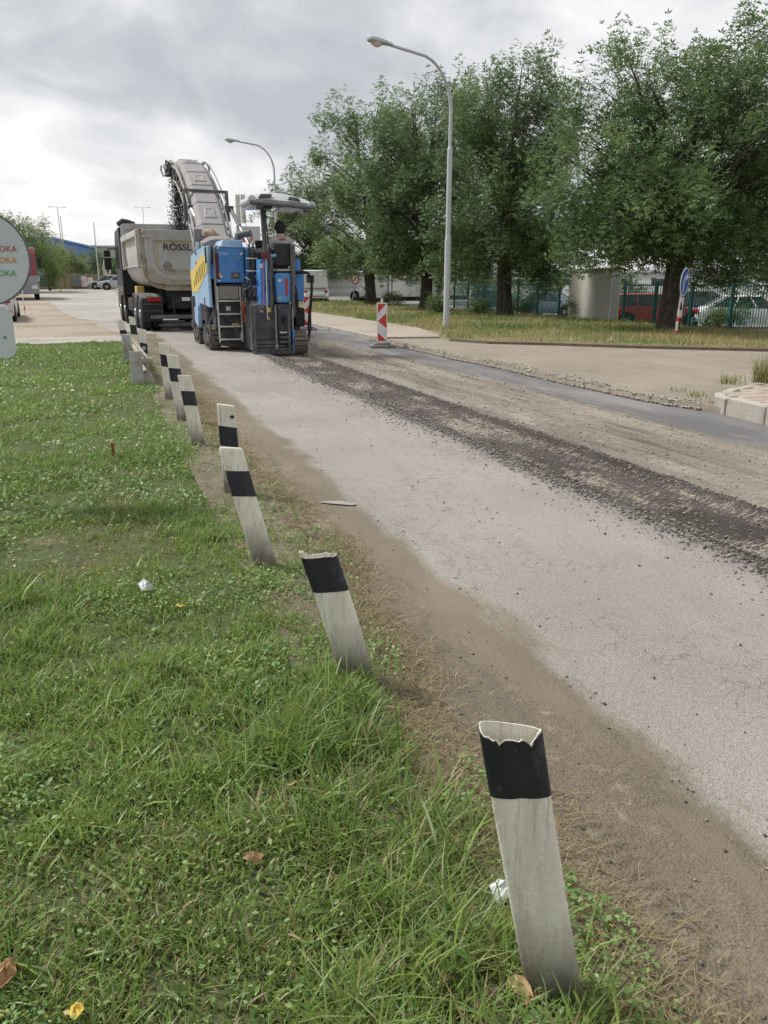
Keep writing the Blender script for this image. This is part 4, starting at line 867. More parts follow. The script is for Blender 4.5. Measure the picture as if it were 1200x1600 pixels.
tB = at_depth(181, 446, 100); tree('yard_tree', 'low rounded dark bush above the silver cars', tB.x, tB.y, .7, 3, lobes_for(75, .4, 3.4, 1.8, 7), .1, .8, 2600, .38, LEAF2, 75, c0=(.07, .11, .04), c1=(.18, .24, .09), group='trees behind the yard wall', nbranch=70)
# greenery beyond the fence
for i, (x_, y_, r_2, lb) in enumerate(((25.5, 36.5, 1.5, 'bushy hedge tree behind the left green fence'), (27, 46, 1.9, 'hedge tree far behind the second trunk'), (29, 58, 2.2, 'hedge tree behind the white trailers'), (33, 31, 1.8, 'hedge tree behind the silver car'), (36, 24, 2.0, 'hedge tree at the back of the car park right of the nearest trunk'), (31, 72, 2.4, 'farthest hedge tree left of the tall lamp'))):
    tree('hedge_tree', lb, x_, y_, -.6, 3, lobes_for(90 + i, .1, r_2 * 2.0, r_2, 8), .08, .6, 1300, .38, LEAF2, 90 + i, c0=(.06, .115, .035), c1=(.18, .26, .09), group='hedge trees beyond the fence', nbranch=110, leaders=3, spread=.2)
# shrubs at the fence
for i, (px, py, zz0, rr, lb) in enumerate(((905, 497, -.15, .75, 'leafy shrub growing in front of the pale utility cabinet'), (822, 492, -.2, .6, 'small shrub at the foot of the green fence beside the second trunk'), (1140, 517, -.2, .7, 'green shrub in front of the white car at the fence'), (748, 494, 0, .5, 'dark low shrub by the base of the tall street lamp'), (682, 492, .05, .55, 'scrubby bush between tall lamp and third trunk'), (615, 478, .05, .6, 'far scrubby bush beside a slim trunk left of the lamp'))):
    b_ = ground(px, py, zz0); tree('shrub', lb, b_.x, b_.y, zz0, rr * 1.5, lobes_for(80 + i, .05, rr * 1.35, rr, 6), .03, .25, 700, .2, LEAF2, 80 + i, c0=(.08, .13, .045), c1=(.2, .27, .1), group='shrubs along the fence', clump=.3, cat='shrub', nbranch=45, leaders=3, spread=.15)
# ================================================================== fence, cabinet, cars, buildings
M_green = mat('fence_green', (.015, .115, .10), .5, var=.15, scale=8)
def fence(label, pts, h, bars_per=17):
    r = empty('fence', (pts[0][0], pts[0][1], pts[0][2]), 0, label, 'fence'); O = pts[0]
    for i, p in enumerate(pts): MB().bx(p[0] - .05, p[0] + .05, p[1] - .05, p[1] + .05, p[2] - .3, p[2] + h + .08).build('post', M_green, r, O, bevel=.006)
    for a, b in zip(pts[:-1], pts[1:]):
        a = Vector(a); b = Vector(b)
        for zz_ in (.12, h - .06): MB().bar(a + Vector((.055, 0, zz_)), b + Vector((.055, 0, zz_)), .04, .04).build('rail', M_green, r, O)
        m = MB()
        for k in range(1, bars_per): p = a.lerp(b, k / bars_per); m.bx(p.x + .075, p.x + .098, p.y - .011, p.y + .011, p.z + .05, p.z + h)
        o = m.build('bars', M_green, r, O); o['kind'] = 'stuff'
def fz(x, y): return float(verge_h(np.array(x), np.array(y))) + .05
fence('green vertical-bar fence in front of the red and white cars', [(21.0, y, fz(21.0, y)) for y in np.arange(12.6, 29.2, 2.05)], 1.72)
fence('green vertical-bar fence left of the pale cabinet, behind the second trunk', [(21.3, y, fz(21.3, y)) for y in np.arange(34.6, 47.5, 2.05)], 1.75)
cb_ = empty('utility_cabinet', (21.05, 31.6, fz(21, 31)), R(-13), 'pale beige windowless utility cabinet between the two green fences', 'cabinet')
M_beige = mat('pale_beige_render', (.62, .60, .55), .85, var=.07, scale=5, c2=(.52, .49, .43), c2s=1.5, c2t=(.55, .75))
MB().bx(-.12, .30, -2.6, 2.6, -.3, 2.25).build('wall', M_beige, cb_, bevel=.02); MB().bx(-.2, .38, -2.68, 2.68, 2.25, 2.36).build('roof', M_conc, cb_, bevel=.02)
MB().bx(-.06, .24, -2.625, -2.602, .0, 2.0).build('door', mat('cabinet_door', (.42, .41, .37), .6), cb_, bevel=.01)

GL = glassmat('car_glass', (.025, .03, .035)); M_tyre = mat('tyre_rubber', (.016, .016, .016), .85, var=.3, scale=30); M_rim = mat('alloy_rim', (.42, .43, .44), .35, metal=.7)
def paint(name, c): return mat('paint_' + name, c, .28, var=.04, scale=3, spec=.5, coat=.4)
M_tail = mat('tail_lamp_red', (.42, .015, .015), .25); M_head = mat('head_lamp_clear', (.6, .62, .64), .15)
def wheel(parent, x, y, r=.32, w=.2, side=1, n=22):
    q = MB().lathe([(r * .62, -w / 2), (r * .93, -w / 2), (r, -w * .36), (r, w * .36), (r * .93, w / 2), (r * .62, w / 2)], (x, y, r), 'y', n); t = q.build('wheel', M_tyre, parent, smooth=True)
    q = MB(); yo = y + side * w * .42; q.lathe([(r * .66, -.01), (r * .66, .01)], (x, yo, r), 'y', n)
    for k in range(5): a = 2 * math.pi * k / 5; q.bar((x, yo + side * .016, r), (x + r * .58 * math.cos(a), yo + side * .016, r + r * .58 * math.sin(a)), .05, .06)
    q.build('rim', M_rim, t); return t
def car(label, B, rz, pm, kind='wagon', L=4.6, W=1.8, Hc=1.5, group='cars parked behind the fence', cat='car', s=1.0):
    r = empty('parked_car', B, rz, label, cat, group); x0, x1 = -L / 2, L / 2
    prof = {'wagon': [(x0 + .02, .62), (x0 + .06, .95), (x0 + .5, .98), (x1 - 1.25, .95), (x1 - .35, .82), (x1 - .03, .62)],
            'sedan': [(x0 + .02, .62), (x0 + .05, .95), (x0 + .75, 1.0), (x1 - 1.2, .93), (x1 - .35, .78), (x1 - .03, .58)],
            'van': [(x0 + .02, .62), (x0 + .04, 1.05), (x0 + .5, 1.06), (x1 - 1.0, 1.06), (x1 - .25, .9), (x1 - .03, .62)]}[kind]
    st_ = np.linspace(x0, x1, 15); rings = []
    for x in st_:
        zt = np.interp(x, [p[0] for p in prof], [p[1] for p in prof]) * Hc / 1.5 if kind != 'van' else np.interp(x, [p[0] for p in prof], [p[1] for p in prof])
        e = min(1, (x - x0) / .35, (x1 - x) / .5); e = max(e, 0); hw = W / 2 * (.80 + .20 * math.sqrt(e)); zb = .34 - .12 * math.sqrt(e)
        rings.append([(x, -hw * .96, zb), (x, -hw, zb + .14), (x, -hw, zt - .22), (x, -hw * .93, zt - .04), (x, -hw * .8, zt), (x, hw * .8, zt), (x, hw * .93, zt - .04), (x, hw, zt - .22), (x, hw, zb + .14), (x, hw * .96, zb)])
    MB().loft(rings).build('body', pm, r, smooth=True)
    g = {'wagon': ((x0 + .12, x1 - 1.15), (x0 + .45, x1 - 2.0)), 'sedan': ((x0 + .55, x1 - 1.1), (x0 + 1.35, x1 - 1.95)), 'van': ((x0 + .05, x1 - .75), (x0 + .12, x1 - 1.55))}[kind]
    zb = .93 * Hc / 1.5 if kind != 'van' else 1.04; zt = Hc; wb, wt = W / 2 * .92, W / 2 * .70 if kind != 'van' else W / 2 * .84
    q = MB(); (a0, a1), (b0, b1) = g
    q.loft([[(a0, -wb, zb), (a1, -wb, zb), (a1, wb, zb), (a0, wb, zb)], [(b0, -wt, zt - .03), (b1, -wt, zt - .03), (b1, wt, zt - .03), (b0, wt, zt - .03)]])
    q.build('glass', GL if kind != 'van' else pm, r, bevel=.03)
    ro = MB().loft([[(b0 - .03, -wt - .02, zt - .05), (b1 + .04, -wt - .02, zt - .05), (b1 + .04, wt + .02, zt - .05), (b0 - .03, wt + .02, zt - .05)], [(b0 + .05, -wt + .08, zt + .01), (b1 - .06, -wt + .08, zt + .01), (b1 - .06, wt - .08, zt + .01), (b0 + .05, wt - .08, zt + .01)]])
    ro.build('roof', pm, r, smooth=True)
    if kind != 'van':
        for s_ in (-1, 1):
            q = MB(); e = .008
            q.bar((a0, s_ * (wb + e), zb), (b0, s_ * (wt + e), zt - .04), .04, .10).bar((a1, s_ * (wb + e), zb), (b1, s_ * (wt + e), zt - .04), .04, .07)
            for f in (.36, .68): q.bar((a0 + (a1 - a0) * f, s_ * (wb + e), zb), (b0 + (b1 - b0) * f, s_ * (wt + e), zt - .04), .03, .07)
            q.build('pillars', pm, r)
    else:
        for s_ in (-1, 1): MB().add([(x1 - 1.75, s_ * (wb * .985 + .012), zb + .12), (x1 - 1.05, s_ * (wb * .985 + .012), zb + .12), (x1 - 1.62, s_ * (wt + .03), zt - .18), (x1 - 1.75, s_ * (wt + .03), zt - .18)], [(0, 1, 2, 3)]).build('side_window', GL, r)
        MB().bx(a0 - .012, a0 + .05, wb * .12, wb * .72, zb + .35, zt - .35).build('rear_window', GL, r, bevel=.01)
    for s_ in (-1, 1):
        for x in (x0 + .85, x1 - .88):
            MB().lathe([(.40, s_ * (W / 2 - .06)), (.40, s_ * (W / 2 + .004))], (x, 0, .34), 'y', 22).build('wheel_arch', M_dark, r); wheel(r, x, s_ * (W / 2 - .08), .325, .21, s_)
        MB().box((x0 + .05, s_ * W / 2 * .78, .80), (.12, .22, .16)).build('tail_lamp', M_tail, r, bevel=.02)
        MB().box((x1 - .16, s_ * W / 2 * .76, .66), (.22, .3, .12)).build('head_lamp', M_head, r, bevel=.03)
        MB().box((a1 - .25, s_ * (W / 2 + .06), zb + .06), (.12, .16, .12)).build('wing_mirror', pm, r, bevel=.02)
    MB().bx(x0 - .012, x0 + .03, -.26, .26, .5, .61).build('number_plate', M_white, r)
    return r
GZ = -.62
def cpos(px, py, t): p = at_depth(px, py, t); return (p.x, p.y, GZ)
vd = lambda px: R(90) - (math.atan((px - 600) / 1283) - YAW)      # direction of sight there, as an angle from +X
b_ = cpos(1022, 500, 38.5); car('red estate car parked behind the green fence, left of the white one', b_, vd(1022) - R(90) + R(14), paint('red', (.33, .025, .03)), 'wagon', 4.7, 1.85, 1.58)
b_ = cpos(1165, 500, 37.5); car('white saloon car parked behind the green fence at the right edge', b_, vd(1165) - R(90) + R(10), paint('white', (.62, .63, .64)), 'sedan', 4.75, 1.85, 1.50)
b_ = cpos(1005, 480, 46); car('silver car half hidden behind the red estate car', b_, vd(1005) - R(90) - R(20), paint('silver', (.42, .44, .46)), 'wagon', 4.4, 1.8, 1.62)
b_ = cpos(862, 480, 50); car('pale blue car behind the fence beside the cabinet', b_, vd(862) - R(90) - R(25), paint('pale blue', (.22, .30, .38)), 'sedan', 4.4, 1.8, 1.5)
b_ = cpos(778, 480, 62); car('dark blue car far behind the fence and second trunk', b_, vd(800) - R(80), paint('dark blue', (.05, .08, .14)), 'wagon', 4.4, 1.8, 1.5)
b_ = cpos(1100, 480, 50); car('dark car behind the gap of red and white cars', b_, vd(1100) - R(70), paint('dark', (.05, .055, .06)), 'wagon', 4.5, 1.8, 1.55)
b_ = ground(488, 472, .03); car('white delivery van standing beyond the milling machine', b_, vd(488) + R(6), paint('van white', (.70, .71, .72)), 'van', 5.2, 1.95, 2.25, group='white vans beyond the verge', cat='van')
b_ = ground(527, 467, .03); car('white van far away behind the leaning sign', b_, vd(530) + R(75), paint('van white', (.70, .71, .72)), 'van', 5.4, 1.95, 2.3, group='white vans beyond the verge', cat='van')
yz = lambda y: float(yard_h(np.array(0.), np.array(float(y))))
p = at_depth(190, 448, 78); car('silver car parked right of the poster wall, beside the dump truck', (p.x, p.y, yz(p.y)), R(178), paint('silver', (.42, .44, .46)), 'wagon', 4.5, 1.8, 1.5, group='cars in the yard')
p = at_depth(172, 448, 84); car('grey car behind the silver one in the yard', (p.x, p.y, yz(p.y)), R(172), paint('grey', (.25, .27, .29)), 'sedan', 4.5, 1.8, 1.45, group='cars in the yard')
p = ground(-16, 503, .0); car('white car half cut off at the left edge under the round sign', (p.x, p.y + 1.3, 0), R(92), paint('white', (.62, .63, .64)), 'wagon', 4.4, 1.8, 1.5, group='cars in the yard')

# red lorry in the yard, cab towards the camera
p = ground(29, 470, .38); lr = empty('parked_lorry', (p.x, p.y, .36), R(4), 'red lorry with grey bumper parked in the yard behind the round sign', 'lorry')
M_lred = paint('lorry red', (.19, .02, .03)); M_lgrey = mat('lorry_grey_panel', (.25, .26, .28), .6, var=.1)
MB().prism([(-.95, 1.15), (-1.05, 1.6), (-.85, 2.75), (-.6, 3.05), (1.2, 3.05), (1.2, 1.15)], 'x', -1.2, 1.2).build('cab', M_lred, lr, bevel=.05)
MB().add([(-1.05, -1.02, 1.72), (1.05, -1.02, 1.72), (1.02, -.87, 2.62), (-1.02, -.87, 2.62)], [(0, 1, 2, 3)]).build('windscreen', GL, lr)
MB().prism([(-1.12, .42), (-1.12, 1.1), (-1.04, 1.5), (.0, 1.18), (.0, .42)], 'x', -1.24, 1.24).build('bumper', M_lgrey, lr, bevel=.04)
for s_ in (-1, 1):
    MB().bx(s_ * 1.0 - .16, s_ * 1.0 + .16, -1.15, -1.1, .72, .92).build('head_lamp', M_head, lr); MB().bx(s_ * 1.42 - .1, s_ * 1.42 + .1, -1.0, -.86, 1.9, 2.5).bar((s_ * 1.2, -.9, 2.3), (s_ * 1.4, -.92, 2.3), .04, .04).build('wing_mirror', M_dark, lr, bevel=.02)
for yy in (0, 3.6):
    for s_ in (-1, 1): MB().lathe([(.3, s_ * 1.22), (.46, s_ * 1.2), (.5, s_ * 1.14), (.5, s_ * .98), (.3, s_ * .93)], (0, .35 + yy, .5), 'x', 22).build('wheel', M_tyre, lr, smooth=True)
MB().bx(-.45, .45, .2, 6.0, .72, 1.0).build('chassis', M_dark, lr); MB().bx(-1.22, 1.22, 1.6, 6.4, 1.1, 3.2).build('load_body', mat('lorry_tarp_grey', (.33, .34, .36), .7, var=.1), lr, bevel=.03)
MB().bx(1.26, 1.31, -1.0, -.5, 1.15, 1.45).build('number_plate', M_white, lr)

# yard wall with posters, gate, poles
M_brickw = mat('tan_brick_wall', (.27, .205, .13), .9, var=.25, scale=5, c2=(.2, .15, .10), c2s=2)
W0, W1 = at_depth(85, 451, 86), at_depth(178, 448, 90); wl = empty('yard_wall', (W0.x, W0.y, yz(86) - .05), math.atan2(W1.y - W0.y, W1.x - W0.x), 'low tan brick wall with posters at the end of the yard', 'wall'); WL = math.hypot(W1.x - W0.x, W1.y - W0.y)
MB().bx(0, WL, 0, .3, 0, 1.5).build('wall', M_brickw, wl)
for k in range(6): x = k * WL / 5; MB().bx(x - .22, x + .22, -.07, .37, 0, 1.62).bx(x - .27, x + .27, -.12, .42, 1.62, 1.7).build('pillar', M_brickw, wl)
for k in range(5): x = k * WL / 5; MB().bx(x + .23, x + WL / 5 - .23, -.04, .34, 1.5, 1.57).build('coping', M_conc, wl)
M_post1 = mat('dark_poster_print', (.12, .14, .15), .6, var=.3, scale=3); M_post2 = mat('pink_poster_print', (.6, .42, .45), .6, var=.25, scale=2.5, c2=(.65, .66, .68), c2s=1.2)
wx = lambda px: (at_depth(px, 440, 87.5) - W0).length * .985
tag(MB().bx(0, 1.0, -.1, -.03, 0, 1.08).build('poster_board', M_post1), 'dark poster board on the tan wall next to the gate', 'poster', 'posters on the yard wall').location = wl.matrix_basis @ Vector((wx(96), -.05, .32))
tag(MB().bx(0, .95, -.1, -.03, 0, 1.08).build('poster_board', M_post2), 'pink and white poster board on the tan wall', 'poster', 'posters on the yard wall').location = wl.matrix_basis @ Vector((wx(119), -.05, .32))
tag(MB().prism(roundrect(.62, .78, .12), 'y', -.1, -.04).build('poster_board', M_white), 'small white rounded board on the tan wall', 'poster', 'posters on the yard wall').location = wl.matrix_basis @ Vector((wx(144), -.05, .9))
gt = empty('yard_gate', tuple(at_depth(63, 451, 85)[:2]) + (yz(85) - .03,), wl.rotation_euler.z, 'dark green metal yard gate left of the tan wall', 'gate'); M_dgreen = mat('dark_green_gate', (.02, .04, .032), .6)
MB().bar((0, 0, .06), (1.55, 0, .06), .05, .06).bar((0, 0, 1.45), (1.55, 0, 1.45), .05, .06).bar((0, 0, 0), (0, 0, 1.5), .07, .07).bar((1.55, 0, 0), (1.55, 0, 1.5), .07, .07).build('gate_frame', M_dgreen, gt)
for k in range(13): MB().bx(.06 + k * .115, .15 + k * .115, .03, .05, .09, 1.42).build('gate_bar', M_dgreen, gt)
def yard_pole(label, px, py_top, py_base, t, arms=0):
    a = at_depth(px, py_top, t); b = at_depth(px, py_base, t); r = empty('yard_lamp_pole', (b.x, b.y, b.z), 0, label, 'lamp pole', 'thin poles in the distance'); h = a.z - b.z
    MB().cyl((0, 0, -.3), (0, 0, h), .07, .045, n=8).build('pole', M_pole, r, smooth=True)
    if arms:
        for s_ in (-1, 1): MB().bar((0, 0, h), (s_ * t * .006, 0, h + .05), .05, .04).box((s_ * t * .008, 0, h + .04), (t * .004, .2, .08)).build('lamp_arm', M_pole, r)
yard_pole('thin far twin-arm lamp pole above the light green tree', 103, 327, 447, 110, 1)
yard_pole('slim grey pole beside it, before the blue hall', 106, 340, 447, 95)
yard_pole('slim pale pole in front of the grey hall', 156, 350, 449, 88)
yard_pole('distant twin-arm lamp pole above the dump truck body', 232, 327, 440, 150, 1)
yard_pole('distant twin-arm lamp pole right of the conveyor', 365, 326, 440, 140, 1)
bt = at_depth(167, 449, 94); bk = tag(MB().tube([(0, 0, -.2), (.05, 0, 1.2), (-.1, 0, 2.2), (.0, 0, 3.3)], [.38, .26, .2, .1], 10).tube([(.02, 0, 1.0), (.45, .0, 1.6), (.6, 0, 2.2)], [.16, .13, .06], 8).build('bare_tree_trunk', mat('bleached_wood', (.5, .47, .42), .9, var=.2), smooth=True), 'bleached bare dead tree trunk before the grey hall', 'tree trunk'); bk.location = (bt.x, bt.y, yz(94))
# halls
def hall(label, P0, P1, depth, h0, h1, wallm, roofm, z0, cat='building', bays=8, glazed=True):
    ang = math.atan2(P1[1] - P0[1], P1[0] - P0[0]); Lh = math.hypot(P1[0] - P0[0], P1[1] - P0[1]); r = empty('hall', (P0[0], P0[1], z0), ang, label, cat)
    MB().prism([(0, -.3), (Lh, -.3), (Lh, h1), (0, h0)], 'y', 0, depth).build('wall', wallm, r)
    MB().add([(-.3, -.3, h0), (Lh + .3, -.3, h1), (Lh + .3, depth + .3, h1), (-.3, depth + .3, h0), (-.3, -.3, h0 + .35), (Lh + .3, -.3, h1 + .35), (Lh + .3, depth + .3, h1 + .35), (-.3, depth + .3, h0 + .35)], [(0, 3, 2, 1), (4, 5, 6, 7), (0, 1, 5, 4), (1, 2, 6, 5), (2, 3, 7, 6), (3, 0, 4, 7)]).build('roof', roofm, r)
    for k in range(bays):
        x = (k + .5) * Lh / bays; hh = min(h0, h1)
        if glazed:
            w = MB().bx(x - Lh / bays * .32, x + Lh / bays * .32, -.06, .02, hh * .52, hh * .74).build('window', GL, r); MB().bx(x - .05, x + .05, -.1, -.06, hh * .52, hh * .74).build('mullion', M_white, w)
        if k % 3 == 1: MB().bx(x - Lh / bays * .3, x + Lh / bays * .3, -.05, .02, -.3, hh * .42).build('door', M_lgrey, r)
    return r
M_bluehall = mat('blue_cladding', (.10, .22, .50), .55, var=.06, scale=2); M_greyhall = mat('grey_cladding', (.37, .38, .37), .7, var=.06, scale=1); M_palehall = mat('pale_cladding', (.46, .465, .46), .7, var=.1, scale=.6)
a = at_depth(88, 440, 135); b = at_depth(152, 440, 150); hall('blue clad hall with sloping roof above the yard trees', a, b, 25, a.z + 6.6, a.z + 5.6, M_bluehall, M_bluehall, .3, bays=5, glazed=False)
a = at_depth(130, 440, 185); b = at_depth(330, 440, 190); hall('long low grey hall behind the dump truck', a, b, 30, 8.9, 8.9, M_greyhall, M_greyhall, .3, bays=10)
a = (44, 150); b = (84, 66); hall('long pale hall seen in scraps between the tree trunks', a, b, 18, 3.3, 3.3, M_palehall, M_greyhall, -.6, bays=12)
# white site containers far behind the trees
for i, (px, wdt, lb) in enumerate(((578, 3.6, 'white site container with small blue panel left of the fence'), (650, 5.2, 'white box trailer far behind the third trunk'), (702, 4.2, 'white box trailer far behind the tall street lamp'))):
    b_ = at_depth(px, 462, 70 + 6 * i); c_ = empty('site_container', (b_.x, b_.y, -.2), R(-14), lb, 'container'); MB().bx(-wdt / 2, wdt / 2, 0, 2.4, .3, 2.5).build('body', M_white, c_, bevel=.04)
    for s_ in (-1, 1): MB().bx(s_ * wdt * .45 - .08, s_ * wdt * .45 + .08, -.02, .12, -.1, 2.5).build('corner_post', M_lgrey, c_)
    MB().bx(-wdt * .2, -wdt * .2 + .7, -.02, 0.01, 1.4, 2.0).build('panel', M_blue if i == 0 else M_lgrey, c_); MB().bx(-wdt / 2 + .2, wdt / 2 - .2, .2, 2.2, -.1, .3).build('base_frame', M_dark, c_)
# billboard with a red ring emblem, two flags
p = at_depth(388, 366, 62); bb_ = empty('billboard', (p.x, p.y, 0), R(-10), 'grey billboard with a red ring emblem behind the blue hood', 'billboard')
MB().bx(-.92, .92, -.05, .08, p.z - .62, p.z + .58).build('panel', mat('billboard_grey', (.45, .48, .5), .6), bb_); MB().bx(-.7, -.6, .08, .2, -.1, p.z + .5).bx(.6, .7, .08, .2, -.1, p.z + .5).build('posts', M_galv, bb_)
q = MB()
for k in range(14): a = 2 * math.pi * k / 14; q.box((-.1 + .36 * math.cos(a), -.075, p.z - .2 + .36 * math.sin(a)), (.13, .03, .13), (0, a, 0))
q.build('emblem', M_red, bb_); MB().box((-.12, -.075, p.z + .25), (.05, .03, .3), (0, .5, 0)).build('emblem_leaf', M_dark, bb_)
M_flag = mat('pale_flag_cloth', (.62, .62, .58), .85, var=.06)
for px, lb in ((374, 'left of two pale banner flags above the blue hood'), (382, 'right of two pale banner flags above the blue hood')):
    a = at_depth(px, 304, 70); r = empty('banner_flag', (a.x, a.y, 0), 0, lb, 'flag', 'pale banner flags'); MB().cyl((0, 0, -.2), (0, 0, a.z + .1), .05, .03, n=8).build('flag_pole', M_pole, r)
    rg = [[(-.03 - .34 * t, .05 * math.sin(t * 7 + z), z) for t in (0, .33, .66, 1)] for z in np.linspace(a.z - 2.4, a.z, 7)]; q = MB()
    q.add([p_ for g_ in rg for p_ in g_] + [(p_[0], p_[1] + .012, p_[2]) for g_ in rg for p_ in g_], [(i * 4 + k, i * 4 + k + 1, i * 4 + k + 5, i * 4 + k + 4) for i in range(6) for k in range(3)] + [(28 + i * 4 + k, 28 + i * 4 + k + 4, 28 + i * 4 + k + 5, 28 + i * 4 + k + 1) for i in range(6) for k in range(3)]).build('banner', M_flag, r, smooth=True, recalc=False)
# ================================================================== the cold milling machine
MO = (3.4, 18.4, 0.0)
mm_ = empty('milling_machine', MO, 0, 'blue and yellow road milling machine with raised conveyor and grey canopy', 'milling machine')
B_blue = mat('machine_blue', (.06, .225, .56), .45, var=.08, scale=6, c2=(.12, .27, .52), c2s=2.2, c2t=(.5, .72)); B_pale = mat('machine_lit_pale_blue', (.26, .40, .58), .5, var=.08, scale=6, c2=(.36, .46, .57), c2s=3, c2t=(.5, .7))  # paler blue carries the sunlit brightness of the left flank in its colour
B_yel = mat('machine_yellow', (.62, .46, .09), .5, var=.1, scale=8); B_dk = mat('machine_dark_steel', (.045, .047, .055), .6, var=.3, scale=9, c2=(.13, .12, .11), c2s=3.5, c2t=(.5, .68)); B_mid = mat('machine_grey_steel', (.085, .088, .098), .6, var=.2, scale=7, c2=(.16, .15, .14), c2s=3, c2t=(.48, .68))
B_alu = mat('bright_rung', (.5, .5, .49), .4, metal=.6); B_cov = mat('dusty_conveyor_grey', (.24, .235, .235), .75, var=.1, scale=5, c2=(.2, .19, .185), c2s=2.2, c2t=(.45, .68)); B_cov2 = mat('conveyor_frame_grey', (.22, .22, .225), .7, var=.15, scale=7, c2=(.32, .30, .28), c2s=4, c2t=(.5, .7))
B_blk = mat('machine_black_rubber', (.012, .012, .013), .7, var=.3, scale=12); B_tan = mat('dusty_tan_metal', (.26, .24, .205), .75, var=.12, scale=20); B_mar = mat('maroon_plate', (.12, .02, .025), .6); B_or = mat('orange_hose', (.62, .13, .04), .5)
def mp(m, name, mt, parent=mm_, **k): return m.build(name, mt, parent, MO, **k)
def track(x0, x1, y, z, L=1.15, h=.5):
    r = h / 2; n = 26; per = 2 * (L - h) + math.pi * h; prof = []
    for i in range(n):
        s = per * i / n
        if s < L - h: p, a = (y - (L - h) / 2 + s, z), 0
        elif s < L - h + math.pi * r: t = (s - (L - h)) / r; p, a = (y + (L - h) / 2 + r * math.sin(t), z + r - r * math.cos(t)), t
        elif s < 2 * (L - h) + math.pi * r: u = s - (L - h) - math.pi * r; p, a = (y + (L - h) / 2 - u, z + h), math.pi
        else: t = (s - 2 * (L - h) - math.pi * r) / r; p, a = (y - (L - h) / 2 - r * math.sin(t), z + r + r * math.cos(t)), math.pi + t
        prof.append((p, a))
    m = MB(); st2 = []
    for t in np.linspace(-90, 90, 9): st2.append((y + (L - h) / 2 + (r - .05) * math.cos(R(t)), z + r + (r - .05) * math.sin(R(t))))
    for t in np.linspace(90, 270, 9): st2.append((y - (L - h) / 2 + (r - .05) * math.cos(R(t)), z + r + (r - .05) * math.sin(R(t))))
    m.prism(st2, 'x', x0 + .03, x1 - .03); tr = mp(m, 'track', B_blk)
    pads = MB()
    for (py, pz), a in prof: pads.box(((x0 + x1) / 2, py, pz), (x1 - x0, per / n * .84, .055), (a, 0, 0))
    mp(pads, 'track_pads', mat('worn_track_pad', (.12, .105, .085), .85, var=.25, scale=12), tr, bevel=.008)
    fr = MB(); fr.prism([(y - L * .33, z + .14), (y + L * .33, z + .14), (y + L * .3, z + h - .1), (y - L * .3, z + h - .1)], 'x', x0 - .012, x1 + .012); mp(fr, 'roller_frame', B_dk, tr)
    for k in (-.34, 0, .34): mp(MB().cyl((x0 - .02, y + L * k, z + r), (x1 + .02, y + L * k, z + r), .09, n=14), 'roller', B_mid, tr)
track(4.0, 4.3, 17.62, -.045, 1.0, .50); track(2.36, 2.60, 18.95, .0, 1.1, .52); track(2.36, 2.62, 21.0, .0, 1.15, .52); track(3.95, 4.25, 21.0, .0, 1.15, .52)
for x, y in ((4.15, 17.62), (2.43, 18.95), (2.38, 21.0), (4.1, 21.0)): mp(MB().cyl((x, y, .4), (x, y, 1.15), .085, n=14).cyl((x, y, .38), (x, y, .56), .12, n=14), 'leg_column', B_mid, smooth=True)
# hull and engine house
mp(MB().bx(2.62, 4.05, 18.35, 21.7, .42, 1.45), 'frame', B_dk, bevel=.03)
mp(MB().prism([(18.5, 1.45), (18.5, 2.17), (18.55, 2.24), (21.3, 2.24), (21.6, 1.9), (21.6, 1.45)], 'x', 3.25, 4.05), 'engine_house', B_blue, bevel=.03)
bxr = mp(MB().bx(2.53, 3.20, 18.30, 19.9, 1.47, 2.22), 'rear_locker', B_blue, bevel=.035)
mp(MB().bx(2.51, 3.22, 18.285, 19.92, 2.215, 2.245), 'lid_edge', B_pale, bxr, bevel=.01)
mp(MB().prism([(2.72, 2.24), (3.22, 2.24), (3.2, 2.38), (2.78, 2.39)], 'y', 18.5, 20.2), 'hood', B_pale, bevel=.02)
mp(MB().bx(2.57, 2.635, 18.285, 18.31, 1.56, 2.10), 'red_stripe', B_mar, bxr)
mp(MB().bx(2.615, 2.665, 18.27, 18.31, 1.60, 1.68), 'marker_lamp', mat('amber_lamp', (.75, .3, .04), .3), bxr, bevel=.008); mp(MB().bx(2.655, 2.70, 18.27, 18.31, 1.57, 1.64), 'marker_lamp', M_head, bxr, bevel=.008)
mp(MB().bx(2.90, 3.08, 18.285, 18.305, 1.56, 1.70), 'latch_plate', B_mid, bxr, bevel=.008); mp(MB().box((3.0, 18.27, 1.63), (.10, .02, .05)), 'latch', B_tan, bxr, bevel=.01)
text_mesh('machine_lettering', 'WIRTGEN', .085, mat('pale_lettering', (.55, .62, .7), .5, var=.3, scale=30), bxr, Matrix.Translation((-MO[0], -MO[1], -MO[2])) @ face_y(2.72, 18.297, 2.08), width=.27, extrude=.001)
mp(MB().tube([(3.08, 18.27, 1.98), (3.10, 18.22, 2.06), (3.15, 18.22, 2.10), (3.19, 18.27, 2.1)], .012, 6), 'grab_handle', B_alu, bxr)
